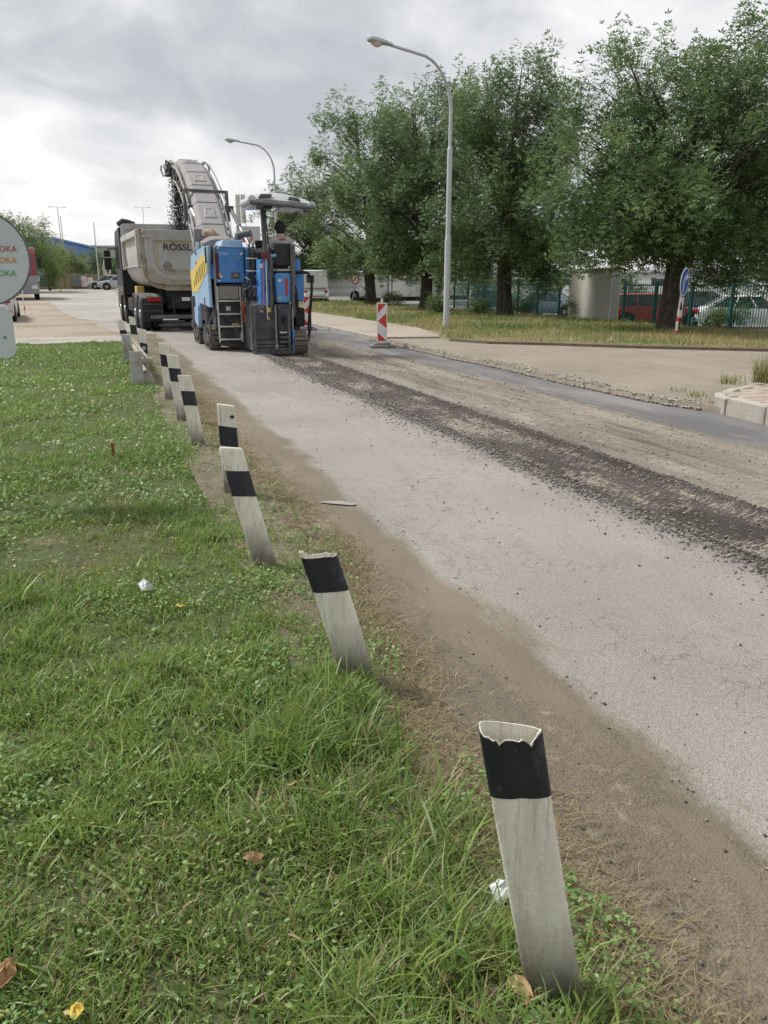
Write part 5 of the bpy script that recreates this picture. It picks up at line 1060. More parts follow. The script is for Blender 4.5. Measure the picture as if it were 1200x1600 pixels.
# left flank panel: pale blue with louvred yellow area
FX = 2.37; yzx = lambda *pp: [tuple(on_x(a_, b_, FX)[1:]) for a_, b_ in pp]
fl = mp(MB().prism(yzx((298, 399), (317, 384.5), (324, 384.5), (324, 428), (328, 481), (312, 474), (312.5, 512), (303, 500), (297.5, 424)), 'x', FX, FX + .07), 'flank_panel', B_pale, bevel=.02)
mp(MB().bx(2.44, 2.64, 18.75, 21.4, 1.0, 2.05), 'flank_core', B_dk)
mp(MB().prism(yzx((297.8, 424), (303, 421), (316, 396), (323.5, 411), (323.5, 424), (309, 457), (300.5, 455)), 'x', FX - .008, FX + .004), 'yellow_field', B_yel, fl)
for k in range(6):
    a_ = on_x(307 + k * 2.7, 424 - 4 * k + (6 * (k - 4) if k > 4 else 0), FX - .01); b_ = on_x(304 + k * 2.9, 448 - 3.2 * k, FX - .01); mp(MB().bar(a_, b_, .012, .028), 'louvre', B_dk, fl)
mp(MB().prism(yzx((304, 480), (311.5, 477), (312, 512), (305, 500)), 'x', FX - .03, FX + .002), 'skirt_plate', B_pale, fl, bevel=.01)
mp(MB().prism([(18.33, 1.55), (18.62, 1.55), (18.62, 2.0), (18.33, 1.9)], 'x', 2.40, 2.53), 'corner_panel', B_blue, bevel=.015)
mp(MB().prism([(x + 2.44, z + 2.06) for x, z in roundrect(.20, .38, .05)], 'y', 18.22, 18.34), 'corner_cover', mat('black_moulded_cover', (.03, .03, .033), .55, var=.2), bevel=.03)
mp(MB().tube([(2.52, 18.2, .9), (2.52, 18.18, 1.6), (2.53, 18.2, 2.2), (2.6, 18.24, 2.25)], .02, 8), 'handrail', B_tan, smooth=True)
# ladder
ld = mp(MB().bar((2.545, 18.16, .20), (2.545, 18.22, 1.40), .03, .05).bar((3.055, 18.16, .20), (3.055, 18.22, 1.40), .03, .05), 'ladder', B_alu)
for z in (.26, .54, .81, 1.09): mp(MB().bx(2.545, 3.055, 18.12, 18.26, z - .015, z + .015), 'rung', B_alu, ld)
mp(MB().bx(2.56, 3.04, 18.27, 18.36, 1.12, 1.40), 'toolbox', B_tan, bevel=.012); mp(MB().bx(2.56, 3.04, 18.30, 18.36, .16, 1.10), 'ladder_back', B_dk)
mp(MB().bx(2.74, 2.84, 18.29, 18.305, .88, .97), 'sticker', M_white); mp(MB().box((2.92, 18.2, .58), (.16, .1, .05), (0, 0, .4)), 'glove', mat('yellow_glove', (.5, .38, .12), .9, var=.3, scale=30), bevel=.02)
mp(MB().bx(2.5, 2.545, 18.3, 18.9, .5, 1.47), 'side_post', B_dk)
mp(MB().tube([(2.50, 18.35, 1.0), (2.44, 18.3, .8), (2.36, 18.3, .62), (2.38, 18.3, .35), (2.44, 18.28, .2)], .022, 8), 'hose', B_mid, smooth=True)
# orange hose coil and valve cluster
q = MB()
for k in range(4): q.tube([(3.10 + .035 * math.cos(a + k) + .01 * k, 18.05 + .02 * k, .84 + (.20 - .02 * k) * math.sin(a)) for a in np.linspace(0, 6.283, 15)], .014, 6)
mp(q, 'hose_coil', B_or, smooth=True); mp(MB().bx(3.07, 3.16, 18.05, 18.15, .98, 1.08), 'hose_hook', B_or, bevel=.01)
q = MB()
for k in range(5): q.cyl((3.12, 18.1, 1.15 + k * .065), (3.12, 17.98, 1.15 + k * .065), .028, n=8)
q.bx(3.09, 3.16, 18.08, 18.2, 1.1, 1.5); mp(q, 'valve_block', B_mid)
# stairs well between locker and operator stand
mp(MB().bx(3.22, 3.42, 18.3, 18.6, 1.35, 2.2), 'step_panel', B_blue, bevel=.02); mp(MB().bx(3.24, 3.30, 18.0, 18.04, .5, 2.2), 'upright', B_dk)
for z in (1.72, 1.98): mp(MB().tube([(3.18, 18.0, z), (3.42, 17.9, z)], .014, 6), 'hand_bar', B_alu)
mp(MB().bx(3.22, 3.38, 17.95, 18.3, .85, 1.4), 'pump_housing', B_mid, bevel=.02); mp(MB().bar((3.30, 17.93, .95), (3.34, 17.93, 1.38), .05, .03), 'red_marker_bar', mat('dull_red', (.35, .04, .035), .6))
# rear column with maroon plate, white rod, warning stickers
mp(MB().prism([(3.33, 1.0), (3.55, 1.0), (3.55, 1.95), (3.36, 1.95)], 'y', 17.35, 17.75), 'blue_column', B_blue, bevel=.02)
mp(MB().prism([(3.40, 2.10), (3.58, 2.10), (3.58, 2.0), (3.52, 1.93), (3.44, 1.93), (3.39, 2.0)], 'y', 17.27, 17.32), 'maroon_plate', B_mar, bevel=.01)
mp(MB().cyl((3.455, 17.25, .72), (3.475, 17.25, 1.95), .012, n=8), 'gauge_rod', mat('pale_rod', (.5, .48, .44), .5)); mp(MB().bar((3.40, 17.33, 1.0), (3.43, 17.33, 1.9), .025, .02), 'pink_strip', mat('pink_strip', (.4, .2, .35), .6))
mp(MB().cyl((3.58, 17.3, 2.02), (3.70, 17.3, 2.02), .035, n=12), 'hydraulic_motor', mat('teal_motor', (.12, .3, .38), .5), smooth=True)
# drum housing and rear plates
dh = mp(MB().prism([(17.35, .05), (17.35, 1.02), (17.6, 1.1), (18.35, 1.1), (18.6, .6), (18.6, .05)], 'x', 3.12, 4.0), 'drum_housing', B_mid, bevel=.02)
mp(MB().prism([(3.18, .30), (3.66, .30), (3.66, .98), (3.42, 1.02), (3.18, .90)], 'y', 17.30, 17.352), 'rear_plate', B_dk, dh, bevel=.01)
mp(MB().bx(3.70, 3.99, 17.29, 17.352, .22, 1.0), 'rear_plate', B_dk, dh, bevel=.01); mp(MB().bx(3.76, 3.84, 17.28, 17.30, .64, .78), 'plate_opening', B_blk, dh)
mp(MB().bx(3.12, 4.02, 17.12, 17.36, -.03, .05), 'scraper_blade', B_dk, dh, bevel=.008)
for z in (.08, .15, .22): mp(MB().bx(3.16, 3.98, 17.20 + z * .4, 17.24 + z * .4, z - .022, z + .022), 'scraper_bar', B_mid, dh, bevel=.006)
q = MB()
for k in range(11): q.cyl((3.2 + k * .075, 17.12, .02), (3.2 + k * .075, 17.08, .02), .016, n=6)
mp(q, 'scraper_bolts', B_mid, dh)
for x, z1 in ((3.63, 1.02), (4.0, .95), (3.17, .98)): mp(MB().cyl((x, 17.22, .1), (x, 17.22, z1), .018, n=8).cyl((x, 17.22, .1), (x, 17.22, .2), .035, n=8), 'lift_rod', B_tan if x != 3.17 else B_mid)
mp(MB().bx(3.88, 3.94, 17.18, 17.30, .05, .80), 'side_strut', B_mid, dh, bevel=.008); mp(MB().bx(3.70, 3.90, 17.14, 17.24, .32, .36).bx(3.70, 3.92, 17.16, 17.28, .22, .27), 'hitch', B_mid, dh, bevel=.008)
mp(MB().cyl((3.70, 17.2, .44), (3.86, 17.2, .44), .02, n=8), 'hitch_pin', B_alu, dh)
mp(MB().bx(3.98, 4.02, 17.15, 17.9, -.02, .5), 'edge_plate', B_blue, bevel=.01)
mp(MB().bx(3.46, 3.545, 17.285, 17.30, .87, .965), 'warning_sticker', B_yel, dh); mp(MB().prism([(3.435, .715), (3.525, .715), (3.48, .795)], 'y', 17.275, 17.30), 'warning_sticker', B_yel, dh); mp(MB().prism([(3.465, .725), (3.495, .725), (3.48, .765)], 'y', 17.27, 17.276), 'warning_mark', B_blk, dh)
mp(MB().box((3.335, 17.285, .89), (.09, .02, .014), (0, .5, 0)).box((3.335, 17.285, .89), (.09, .02, .014), (0, -.5, 0)), 'tie_clip', B_alu, dh)
# hydraulic columns, tank, operator platform
for x, z0, z1, r_c in ((3.58, .95, 2.0, .045), (4.06, .75, 2.25, .055)): mp(MB().cyl((x, 17.30, z0), (x, 17.30, z1), r_c, n=14), 'hydraulic_column', B_mid, smooth=True)
mp(MB().tube([(3.66, 17.28, 1.9), (3.70, 17.22, 1.75), (3.62, 17.2, 1.7), (3.54, 17.22, 1.8), (3.56, 17.28, 1.95)], .014, 6), 'hose', B_blk, smooth=True); mp(MB().tube([(3.6, 17.25, 1.6), (3.62, 17.2, 1.2), (3.58, 17.2, .95)], .02, 6), 'hose', B_blk, smooth=True)
tk = mp(MB().prism([(3.65, 1.62), (3.68, 1.68), (4.0, 1.68), (4.02, 1.62), (4.0, 1.06), (3.68, 1.06)], 'y', 17.32, 18.2), 'water_tank', B_blue, bevel=.035); mp(MB().bx(3.885, 3.935, 17.30, 17.325, 1.22, 1.58), 'red_stripe', mat('signal_red', (.45, .035, .035), .5), tk, bevel=.006)
mp(MB().bx(3.62, 4.1, 17.36, 18.5, 1.69, 1.76), 'platform', B_dk, bevel=.01); mp(MB().bar((3.62, 17.32, 1.74), (4.06, 17.32, 1.74), .025, .025), 'platform_rail', B_alu)
mp(MB().prism([(4.13, 1.22), (4.20, 1.08), (4.33, 1.08), (4.34, 1.70), (4.14, 1.70)], 'y', 17.45, 18.4), 'side_tank', B_blue, bevel=.025); mp(MB().cyl((4.24, 17.75, 1.68), (4.24, 17.75, 1.98), .085, n=16), 'filter_canister', B_blue, smooth=True)
mp(MB().bx(4.08, 4.30, 17.3, 18.2, .55, .95), 'track_guard', B_blk, bevel=.04); mp(MB().bar((4.08, 17.3, 1.0), (4.42, 17.3, 1.0), .03, .03), 'hose_bracket', B_alu)
mp(MB().tube([(4.12, 17.35, 1.68), (4.24, 17.3, 1.70), (4.38, 17.28, 1.68), (4.46, 17.27, 1.55), (4.45, 17.27, 1.3), (4.40, 17.25, .9), (4.36, 17.25, .6), (4.36, 17.22, .32)], [.035, .04, .032, .03, .03, .033, .03, .025], 10), 'suction_hose', B_blk, smooth=True); mp(MB().tube([(4.42, 17.3, .9), (4.41, 17.25, .5), (4.34, 17.22, .25)], .014, 6), 'hose', B_blk, smooth=True)
# seat
se = mp(MB().prism([(x + 3.89, z + 2.05) for x, z in roundrect(.42, .46, .09)], 'y', 17.36, 17.46), 'seat', mat('black_seat_vinyl', (.022, .022, .026), .6), bevel=.03)
mp(MB().bx(3.69, 4.09, 17.42, 17.92, 1.84, 1.96), 'seat_cushion', MATS['black_seat_vinyl'], se, bevel=.04); mp(MB().bx(3.78, 4.0, 17.5, 17.85, 1.76, 1.85), 'seat_base', B_dk, se)
for x in (3.67, 4.11): mp(MB().bx(x - .03, x + .03, 17.5, 17.8, 2.05, 2.10), 'armrest', MATS['black_seat_vinyl'], se, bevel=.02)
# console
mp(MB().prism([(18.2, 1.76), (18.2, 2.12), (18.45, 2.25), (18.6, 2.2), (18.6, 1.76)], 'x', 3.30, 4.0), 'console', B_dk, bevel=.02); q = MB()
for k in range(6): q.cyl((3.32 + k * .09, 18.33, 2.18), (3.32 + k * .09, 18.31, 2.30 + .02 * (k % 2)), .017, n=6)
mp(q, 'control_levers', B_mid); mp(MB().lathe([(.07, 0), (.09, .16), (.08, .16), (.06, .02)], (3.50, 18.1, 2.2), 'z', 14), 'bucket', B_blk, smooth=True)
mp(MB().lathe([(.16, -.012), (.18, 0), (.16, .012)], (3.86, 18.22, 2.17), 'z', 20), 'steering_wheel', B_blk, smooth=True)
# hoses, bolts, grilles and cables round the rear
hr2 = random.Random(12)
for k in range(13):
    x = 3.06 + hr2.random() * .55; z = .95 + hr2.random() * .7; y = 17.45 + hr2.random() * .5; dz = -.25 - .45 * hr2.random()
    mp(MB().tube([(x, y, z), (x + hr2.uniform(-.06, .06), y - .16, z - .05), (x + hr2.uniform(-.1, .1), y - .18, z + dz * .6), (x + hr2.uniform(-.08, .08), y - .02, z + dz)], .011 + .007 * hr2.random(), 6), 'hydraulic_hose', B_blk if k % 3 else B_mid, smooth=True)
for k in range(6): mp(MB().tube([(3.98 + hr2.uniform(0, .12), 17.32, 1.0 + .1 * k), (4.08 + hr2.uniform(-.03, .05), 17.22, .95 + .08 * k), (4.1 + hr2.uniform(-.05, .05), 17.24, .75 + .06 * k)], .012, 6), 'hydraulic_hose', B_blk, smooth=True)
for x, z in ((3.2, .34), (3.2, .88), (3.63, .34), (3.62, .94), (3.72, .26), (3.96, .26), (3.72, .96), (3.96, .96)): mp(MB().cyl((x, 17.27, z), (x, 17.31, z), .014, n=6), 'bolt', B_tan, dh)
for k in range(5): mp(MB().bx(3.26, 3.40, 18.285, 18.30, 1.45 + k * .05, 1.475 + k * .05), 'grille_slat', B_dk)
for k in range(4): mp(MB().bx(4.342, 4.35, 17.6, 18.25, 1.25 + k * .09, 1.29 + k * .09), 'grille_slat', B_dk)
for x, z, w_2, h_2, mt2 in ((3.72, 1.50, .08, .05, M_white), (3.72, 1.14, .06, .04, B_yel), (2.6, 1.50, .05, .03, M_white), (3.36, 1.78, .06, .08, M_white), (2.60, 2.19, .06, .03, M_white)): mp(MB().bx(x, x + w_2, 17.312 if x > 3.5 else (17.34 if x > 3.3 else 18.285), 17.33 if x > 3.5 else (17.36 if x > 3.3 else 18.31), z, z + h_2), 'decal', mt2)
mp(MB().tube([(3.6, 17.4, 2.05), (3.57, 17.46, 2.4), (3.585, 17.66, 2.95)], .012, 6), 'lamp_cable', B_blk, smooth=True)
for s_ in (0, 1): mp(MB().bx(3.30 + s_ * 1.0, 3.42 + s_ * 1.0, 17.14, 17.22, 2.93 - s_ * .03, 3.01 - s_ * .03), 'work_lamp', B_dk, bevel=.012)
mp(MB().tube([(4.1, 17.4, 1.76), (4.1, 17.38, 2.2), (4.1, 17.7, 2.28), (4.1, 18.2, 2.22), (4.1, 18.24, 1.76)], .018, 8), 'side_rail', B_mid, smooth=True)
mp(MB().tube([(3.34, 18.05, 1.5), (3.34, 18.0, 2.25), (3.34, 18.15, 2.34), (3.34, 18.4, 2.3)], .018, 8), 'side_rail', B_mid, smooth=True)
# canopy on its pole
mp(MB().bar((3.52, 17.5, 2.05), (3.54, 17.75, 3.0), .09, .07), 'canopy_pole', mat('canopy_pole_grey', (.09, .09, .095), .5)); mp(MB().bx(3.45, 3.72, 17.55, 17.95, 2.98, 3.04), 'canopy_mount', B_dk, bevel=.01)
rg = []
for t in np.linspace(0, 1, 11):
    x = 3.20 + 1.32 * t; ed = min(t, 1 - t) * 2; bul = .06 + .13 * math.sin(math.pi * t) ** .7; sl = -.075 * (t - .5) * 1.0; zb = 3.06 + sl; yw = .50 - .08 * (abs(t - .5) * 2) ** 3
    rg.append([(x, 17.75 - yw, zb), (x, 17.75 - yw - .03, zb + .05), (x, 17.75 - yw * .75, zb + .05 + bul * .75), (x, 17.75, zb + .06 + bul), (x, 17.75 + yw * .75, zb + .05 + bul * .75), (x, 17.75 + yw + .03, zb + .05), (x, 17.75 + yw, zb)])
M_cantop = mat('canopy_grey_shell', (.40, .41, .43), .5, var=.08, scale=5); cp = mp(MB().loft(rg), 'canopy', M_cantop, smooth=True)
for s_ in (0, 1):
    x = 3.20 + s_ * 1.26; mp(MB().cyl((x + .03, 17.22, 3.115 - s_ * .075), (x + .03, 18.25, 3.115 - s_ * .075), .085, n=16), 'canopy_roll', mat('canopy_roll_pale', (.48, .49, .5), .45), cp, smooth=True)
mp(MB().tube([(3.18, 17.22, 3.07), (3.5, 17.2, 3.055), (4.0, 17.2, 3.03), (4.35, 17.21, 3.0), (4.54, 17.23, 3.005)], .045, 10), 'canopy_edge_tube', mat('canopy_edge', (.14, .14, .155), .4, metal=.3), cp, smooth=True)
mp(MB().bx(3.85, 4.32, 17.3, 18.2, 2.965, 3.0).bx(3.22, 3.46, 17.3, 18.2, 2.99, 3.03), 'canopy_liner', mat('canopy_liner_white', (.62, .63, .63), .5), cp, bevel=.01)
mp(MB().prism([(3.36, 3.16), (3.62, 3.16), (3.66, 3.235), (3.42, 3.235)], 'y', 17.24, 17.32).prism([(3.98, 3.14), (4.26, 3.12), (4.2, 3.185), (4.02, 3.2)], 'y', 17.24, 17.32), 'canopy_recess', B_mid, cp, bevel=.01)
# mirror at the front left
mi = mp(MB().prism([(x + 2.40, z + 2.26) for x, z in roundrect(.14, .32, .05)], 'y', 20.0, 20.05), 'mirror', mat('mirror_frame', (.06, .065, .07), .5), bevel=.01); mp(MB().prism([(x + 2.40, z + 2.26) for x, z in roundrect(.115, .29, .045)], 'y', 19.988, 20.0), 'mirror_glass', mat('mirror_glass', (.32, .42, .5), .12, metal=.6), mi); mp(MB().tube([(2.40, 20.03, 2.1), (2.38, 20.03, 1.98), (2.32, 20.1, 1.9)], .018, 6), 'mirror_arm', B_yel, mi)
# conveyor
CPth = [Vector(p) for p in ((2.92, 20.1, 1.95), (2.95, 21.3, 2.72), (3.0, 22.4, 3.32), (3.02, 23.4, 3.84), (3.03, 24.4, 4.28), (3.04, 25.4, 4.62), (3.04, 26.3, 4.83), (3.04, 27.0, 4.88))]
cv = mp(MB().bar(CPth[0] + Vector((0, 0, -.3)), CPth[0] + Vector((0, .3, -.9)), .7, .3), 'conveyor', B_cov2)
def cnorm(i): d = (CPth[min(i + 1, 7)] - CPth[max(i - 1, 0)]).normalized(); return Vector((1, 0, 0)).cross(d).normalized()
def csec(i, w=1.0):
    n_ = cnorm(i); p = CPth[i]; return [p + Vector((a * w, 0, 0)) + n_ * b for a, b in ((-.40, -.02), (-.37, .10), (-.27, .19), (.27, .19), (.37, .10), (.40, -.02))]
for i in range(7):
    a, b = csec(i), csec(i + 1); n_ = cnorm(i); d = (CPth[i + 1] - CPth[i]).normalized(); b = [q_ - d * .02 for q_ in b]
    cp_ = mp(MB().loft([a, b]), 'conveyor_cover', B_cov, cv, bevel=.015)
    mid = (CPth[i] + CPth[i + 1]) / 2 + (cnorm(i) + cnorm(i + 1)) * .5 * .19; u = d
    if i % 2 == 1 or i == 6:
        q = MB(); X_ = Vector((1, 0, 0)); hw, hl = .16, (CPth[i + 1] - CPth[i]).length * .24
        rr_ = [[mid + X_ * a_ * k + u * c_ * k + n_ * h_ for a_, c_ in ((-hw, -hl), (hw, -hl), (hw * .8, hl), (-hw * .8, hl))] for k, h_ in ((1, -.02), (1, .012), (.86, .028), (.62, .028), (.55, .014))]; q.loft(rr_); mp(q, 'hatch', B_cov2, cp_, bevel=.006)
    mp(MB().bar(a[2] + u * .01, a[3] + u * .01, .02, .02), 'seam_rib', B_cov2, cp_)
for s_ in (-1, 1):
    up = [CPth[i] + Vector((s_ * .45, 0, 0)) for i in range(8)]; lo = [CPth[i] + Vector((s_ * .45, 0, 0)) - cnorm(i) * .40 for i in range(8)]
    mp(MB().tube(up, .035, 8), 'conveyor_chord', B_cov2, cv, smooth=True); mp(MB().tube(lo, .035, 8), 'conveyor_chord', B_cov2, cv, smooth=True); q = MB()
    for i in range(8): q.tube([up[i], lo[i]], .022, 6)
    for i in range(7): q.tube([up[i], lo[i + 1]], .018, 6)
    mp(q, 'lattice', B_cov2, cv)
    mp(MB().tube([p + cnorm(i) * .16 + Vector((s_ * .04, 0, 0)) for i, p in enumerate(up)][2:], .022, 8), 'cable_pipe', B_tan if s_ < 0 else B_cov2, cv, smooth=True)
q = MB(); lo0 = [CPth[i] - cnorm(i) * .40 for i in range(8)]
for i in range(7): a, b = lo0[i], lo0[i + 1]; q.add([a + Vector((-.36, 0, 0)), a + Vector((.36, 0, 0)), b + Vector((.36, 0, 0)), b + Vector((-.36, 0, 0)), a + Vector((-.36, 0, -.03)), a + Vector((.36, 0, -.03)), b + Vector((.36, 0, -.03)), b + Vector((-.36, 0, -.03))], [(0, 1, 2, 3), (7, 6, 5, 4), (0, 3, 7, 4), (1, 5, 6, 2)])
mp(q, 'belt', B_blk, cv); hp = CPth[7]
mp(MB().cyl(hp + Vector((-.42, .05, -.18)), hp + Vector((.42, .05, -.18)), .2, n=18), 'head_drum', B_dk, cv, smooth=True); mp(MB().prism([(26.9, 4.72), (26.95, 5.04), (27.25, 5.02), (27.42, 4.8), (27.40, 4.62)], 'x', 2.58, 3.50), 'head_hood', B_cov, cv, bevel=.05)
mp(MB().tube([hp + Vector((.5, -.1, .1)), hp + Vector((.62, -.1, .16)), hp + Vector((.70, -.1, .02)), hp + Vector((.68, -.1, -.5))], .03, 8), 'grab_loop', B_cov2, cv, smooth=True)
mp(MB().box(hp + Vector((-.56, -.1, -.1)), (.18, .3, .36)), 'work_lamp', B_dk, cv, bevel=.04); mp(MB().tube([hp + Vector((-.55, -.3, -.2)), hp + Vector((-.72, -.3, -.30)), hp + Vector((-.78, -.3, -.12)), hp + Vector((-.76, -.3, .0))], .025, 8), 'guard_bar', B_cov2, cv, smooth=True); mp(MB().tube([hp + Vector((-.48, -.2, .06)), hp + Vector((-.60, -.2, .16)), hp + Vector((-.62, -.2, .0))], .04, 8), 'guard_bar', B_dk, cv, smooth=True); mp(MB().box(hp + Vector((-.66, -.27, -.02)), (.1, .02, .12)), 'lamp_lens', M_head, cv)
# gantry across the conveyor, hydraulic rams
gy_ = 22.9; gz = 3.83; mp(MB().bar((2.48, gy_, gz), (3.62, gy_, gz - .02), .06, .07), 'gantry_bar', B_mid, cv)
for x in (2.50, 3.60): mp(MB().bar((x, gy_, gz), (x - .02, gy_ - .25, 3.05), .09, .07).bar((x, gy_ + .1, gz), (x, gy_ + .25, 3.1), .05, .05), 'gantry_leg', B_mid, cv)
for x, s_ in ((2.58, -1), (3.62, 1)):
    a = Vector((x, 22.4, 3.35)); b = Vector((x + .12 * s_ * (1 if s_ > 0 else -1.6), 20.6, 2.35)); mid = a.lerp(b, .5); rm = mp(MB().cyl(a, mid, .05, n=12), 'hydraulic_ram', B_alu if s_ < 0 else B_mid, cv, smooth=True); mp(MB().cyl(mid, b, .028, n=10), 'ram_rod', B_alu, rm, smooth=True); mp(MB().box(a, (.14, .14, .14)), 'ram_bracket', B_dk, rm, bevel=.02)
mp(MB().tube([(2.66, 20.4, 2.62), (2.80, 20.3, 2.60), (2.92, 20.25, 2.50), (2.94, 20.25, 2.36)], [.10, .11, .10, .08], 12), 'dust_duct', mat('rusty_tan_duct', (.33, .25, .18), .8, var=.2, scale=6, c2=(.16, .08, .05), c2s=5, c2t=(.52, .66)), cv, smooth=True)
mp(MB().cyl((3.50, 20.7, 2.60), (3.78, 20.55, 2.66), .085, n=16), 'exhaust', mat('exhaust_dark', (.10, .095, .09), .6), cv, smooth=True); mp(MB().bar((3.40, 20.9, 2.2), (3.52, 20.7, 2.65), .16, .12), 'ram_tower', B_cov, cv, bevel=.02); mp(MB().bar((2.52, 20.9, 2.0), (2.52, 20.7, 2.75), .2, .16), 'ram_tower', B_cov, cv, bevel=.02)
rg = []
for t in np.linspace(0, 1, 6):
    y = 19.6 + 1.0 * t; h = .30 + .12 * math.sin(t * 3.14); rg.append([(2.45, y, 2.12), (2.48, y, 2.2 + h * .5), (2.7, y, 2.2 + h * .8), (3.1, y, 2.22 + h * .8), (3.38, y, 2.2 + h * .5), (3.4, y, 2.1)])
mp(MB().loft(rg), 'dust_sleeve', mat('grey_sleeve_cloth', (.20, .19, .185), .9, var=.2, scale=9), cv, smooth=True)
# milled material falling off the conveyor
r3 = np.random.default_rng(91); n_ = 8500; t = r3.random(n_); X = 2.82 + r3.normal(0, .11 + .05 * t, n_); Y = 27.45 + .35 * np.sqrt(t) + r3.normal(0, .10, n_); Z = 4.7 - 2.0 * t
tag(stones('falling_millings', X, Y, Z, .007 + .018 * r3.random(n_) ** 3, (.035, .033, .032), (.12, .115, .11), M_stone, 92, 1.0), 'dark stream of milled asphalt falling from the conveyor into the truck', 'millings', kind='stuff')

# ================================================================== the operator
def skin_mesh(name, nodes, edges, m, parent, sub=2):
    """nodes: (x,y,z,r); a Skin modifier grows one continuous surface"""
    me = bpy.data.meshes.new(name); me.from_pydata([n_[:3] for n_ in nodes], edges, []); o = bpy.data.objects.new(name, me); col.objects.link(o)
    if parent: o.parent = parent
    me.materials.append(m); o.modifiers.new('skin', 'SKIN').use_smooth_shade = True; s_ = o.modifiers.new('smooth', 'SUBSURF'); s_.levels = sub; s_.render_levels = sub
    bpy.context.view_layer.update()
    if not me.skin_vertices: me.attributes
    for i, n_ in enumerate(nodes):
        sv = me.skin_vertices[0].data[i]; rr_ = n_[3] if isinstance(n_[3], tuple) else (n_[3], n_[3]); sv.radius = rr_; sv.use_root = (i == 0)
    return o
PO = (3.89, 17.60, 1.96)
M_skin = mat('skin', (.42, .25, .17), .55, var=.05); M_shirt = mat('grey_shirt_cloth', (.40, .40, .41), .85, var=.08, scale=14); M_trs = mat('dark_trousers', (.045, .05, .06), .85, var=.15); M_hair = mat('black_hair', (.012, .011, .01), .7, var=.3, scale=60)
N_ = [(0, 0, .06, (.14, .11)), (0, .0, .2, (.135, .10)), (0, -.01, .33, (.155, .105)), (0, .02, .42, (.13, .09)), (0, .05, .49, .055), (0, .075, .55, .058), (0, .085, .62, (.078, .09)), (0, .09, .69, (.072, .085))]; E_ = [(i, i + 1) for i in range(7)]
def chain(start, pts):
    k = start
    for p in pts: N_.append(p); E_.append((k, len(N_) - 1)); k = len(N_) - 1
    return k
for s_ in (-1, 1):
    h_ = chain(3, [(s_ * .18, .01, .40, .062), (s_ * .245, .06, .22, .047), (s_ * .22, .26, .16, .038), (s_ * .19, .42, .19, .027), (s_ * .185, .48, .20, (.034, .02))])
    for k, dx in enumerate((-.026, -.009, .009, .026)): chain(h_, [(s_ * .185 + dx, .53, .205, .0095), (s_ * .185 + dx, .56 - .006 * abs(k - 1.4), .195, .0085), (s_ * .185 + dx, .565, .172, .0075)])
    chain(h_, [(s_ * .15, .50, .20, .011), (s_ * .14, .525, .185, .009)])
    chain(0, [(s_ * .10, .08, .04, .088), (s_ * .14, .42, .06, .068), (s_ * .14, .45, -.12, .054), (s_ * .14, .43, -.20, .04), (s_ * .14, .55, -.21, (.042, .03))])
pe = empty('person', PO, 0, 'seated operator in grey shirt and dark cap, seen from behind', 'person')
bd = skin_mesh('body', N_, E_, M_skin, pe)
def sub_chain(name, nodes, edges, m, gr=1.1): return skin_mesh(name, [(a, b, c, tuple(q * gr for q in r_) if isinstance(r_, tuple) else r_ * gr) for a, b, c, r_ in nodes], edges, m, pe)
SN = [(0, 0, .05, (.155, .125)), (0, 0, .2, (.15, .115)), (0, -.01, .33, (.17, .12)), (0, .02, .42, (.165, .118)), (0, .03, .50, (.10, .088))]; SE = [(0, 1), (1, 2), (2, 3), (3, 4)]
for s_ in (-1, 1):
    k = len(SN); SN += [(s_ * .18, .01, .40, .076), (s_ * .235, .045, .27, .066), (s_ * .25, .065, .20, .062)]; SE += [(3, k), (k, k + 1), (k + 1, k + 2)]
sub_chain('shirt', SN, SE, M_shirt, 1.0)
TN = [(0, .02, .03, (.155, .12))]; TE = []
for s_ in (-1, 1): k = len(TN); TN += [(s_ * .10, .10, .04, .098), (s_ * .14, .42, .06, .078), (s_ * .14, .45, -.10, .064), (s_ * .14, .44, -.17, .058)]; TE += [(0, k), (k, k + 1), (k + 1, k + 2), (k + 2, k + 3)]
sub_chain('trousers', TN, TE, M_trs, 1.0)
hr_ = MB().lathe([(.075, -.13), (.098, -.06), (.103, -.02), (.104, .02), (.094, .07), (.06, .105), (.01, .118)], (0, .075, .655), 'z', 20); hr_.build('hair', M_hair, pe, smooth=True)
MB().lathe([(.105, 0), (.107, .03), (.096, .075), (.06, .108), (.008, .12)], (0, .08, .675), 'z', 20).prism([(-.08, .15), (.08, .15), (.06, .25), (-.06, .25)], 'z', .675, .685).build('cap', mat('dark_cap', (.02, .02, .024), .8), pe, smooth=True)
MB().lathe([(.10, -.05), (.095, 0), (.072, .045), (.066, .05), (.06, .02)], (0, .042, .475), 'z', 20).build('collar', M_shirt, pe, smooth=True)
for s_ in (-1, 1): MB().cyl((s_ * .085, .085, .64), (s_ * .125, .085, .64), .04, n=14).build('ear_defender', M_dark, pe, bevel=.01)
MB().cyl((0, .165, .645), (0, .20, .63), .014, .010, n=8).build('nose', M_skin, pe, smooth=True)
for s_ in (-1, 1): MB().lathe([(.002, -.012), (.011, -.004), (.012, .004), (.002, .01)], (s_ * .032, .172, .665), 'y', 8).build('eye', M_hair, pe, smooth=True)
MB().box((0, .168, .60), (.05, .012, .01)).build('mouth', mat('lips', (.3, .13, .11), .6), pe, bevel=.004)
q = MB()
for k in range(7): x = -.06 + .02 * k; q.box((x, -.142 + 2.2 * x * x, .40), (.014, .006, .020 + .006 * (k % 2)))
q.build('back_print', M_hair, pe)

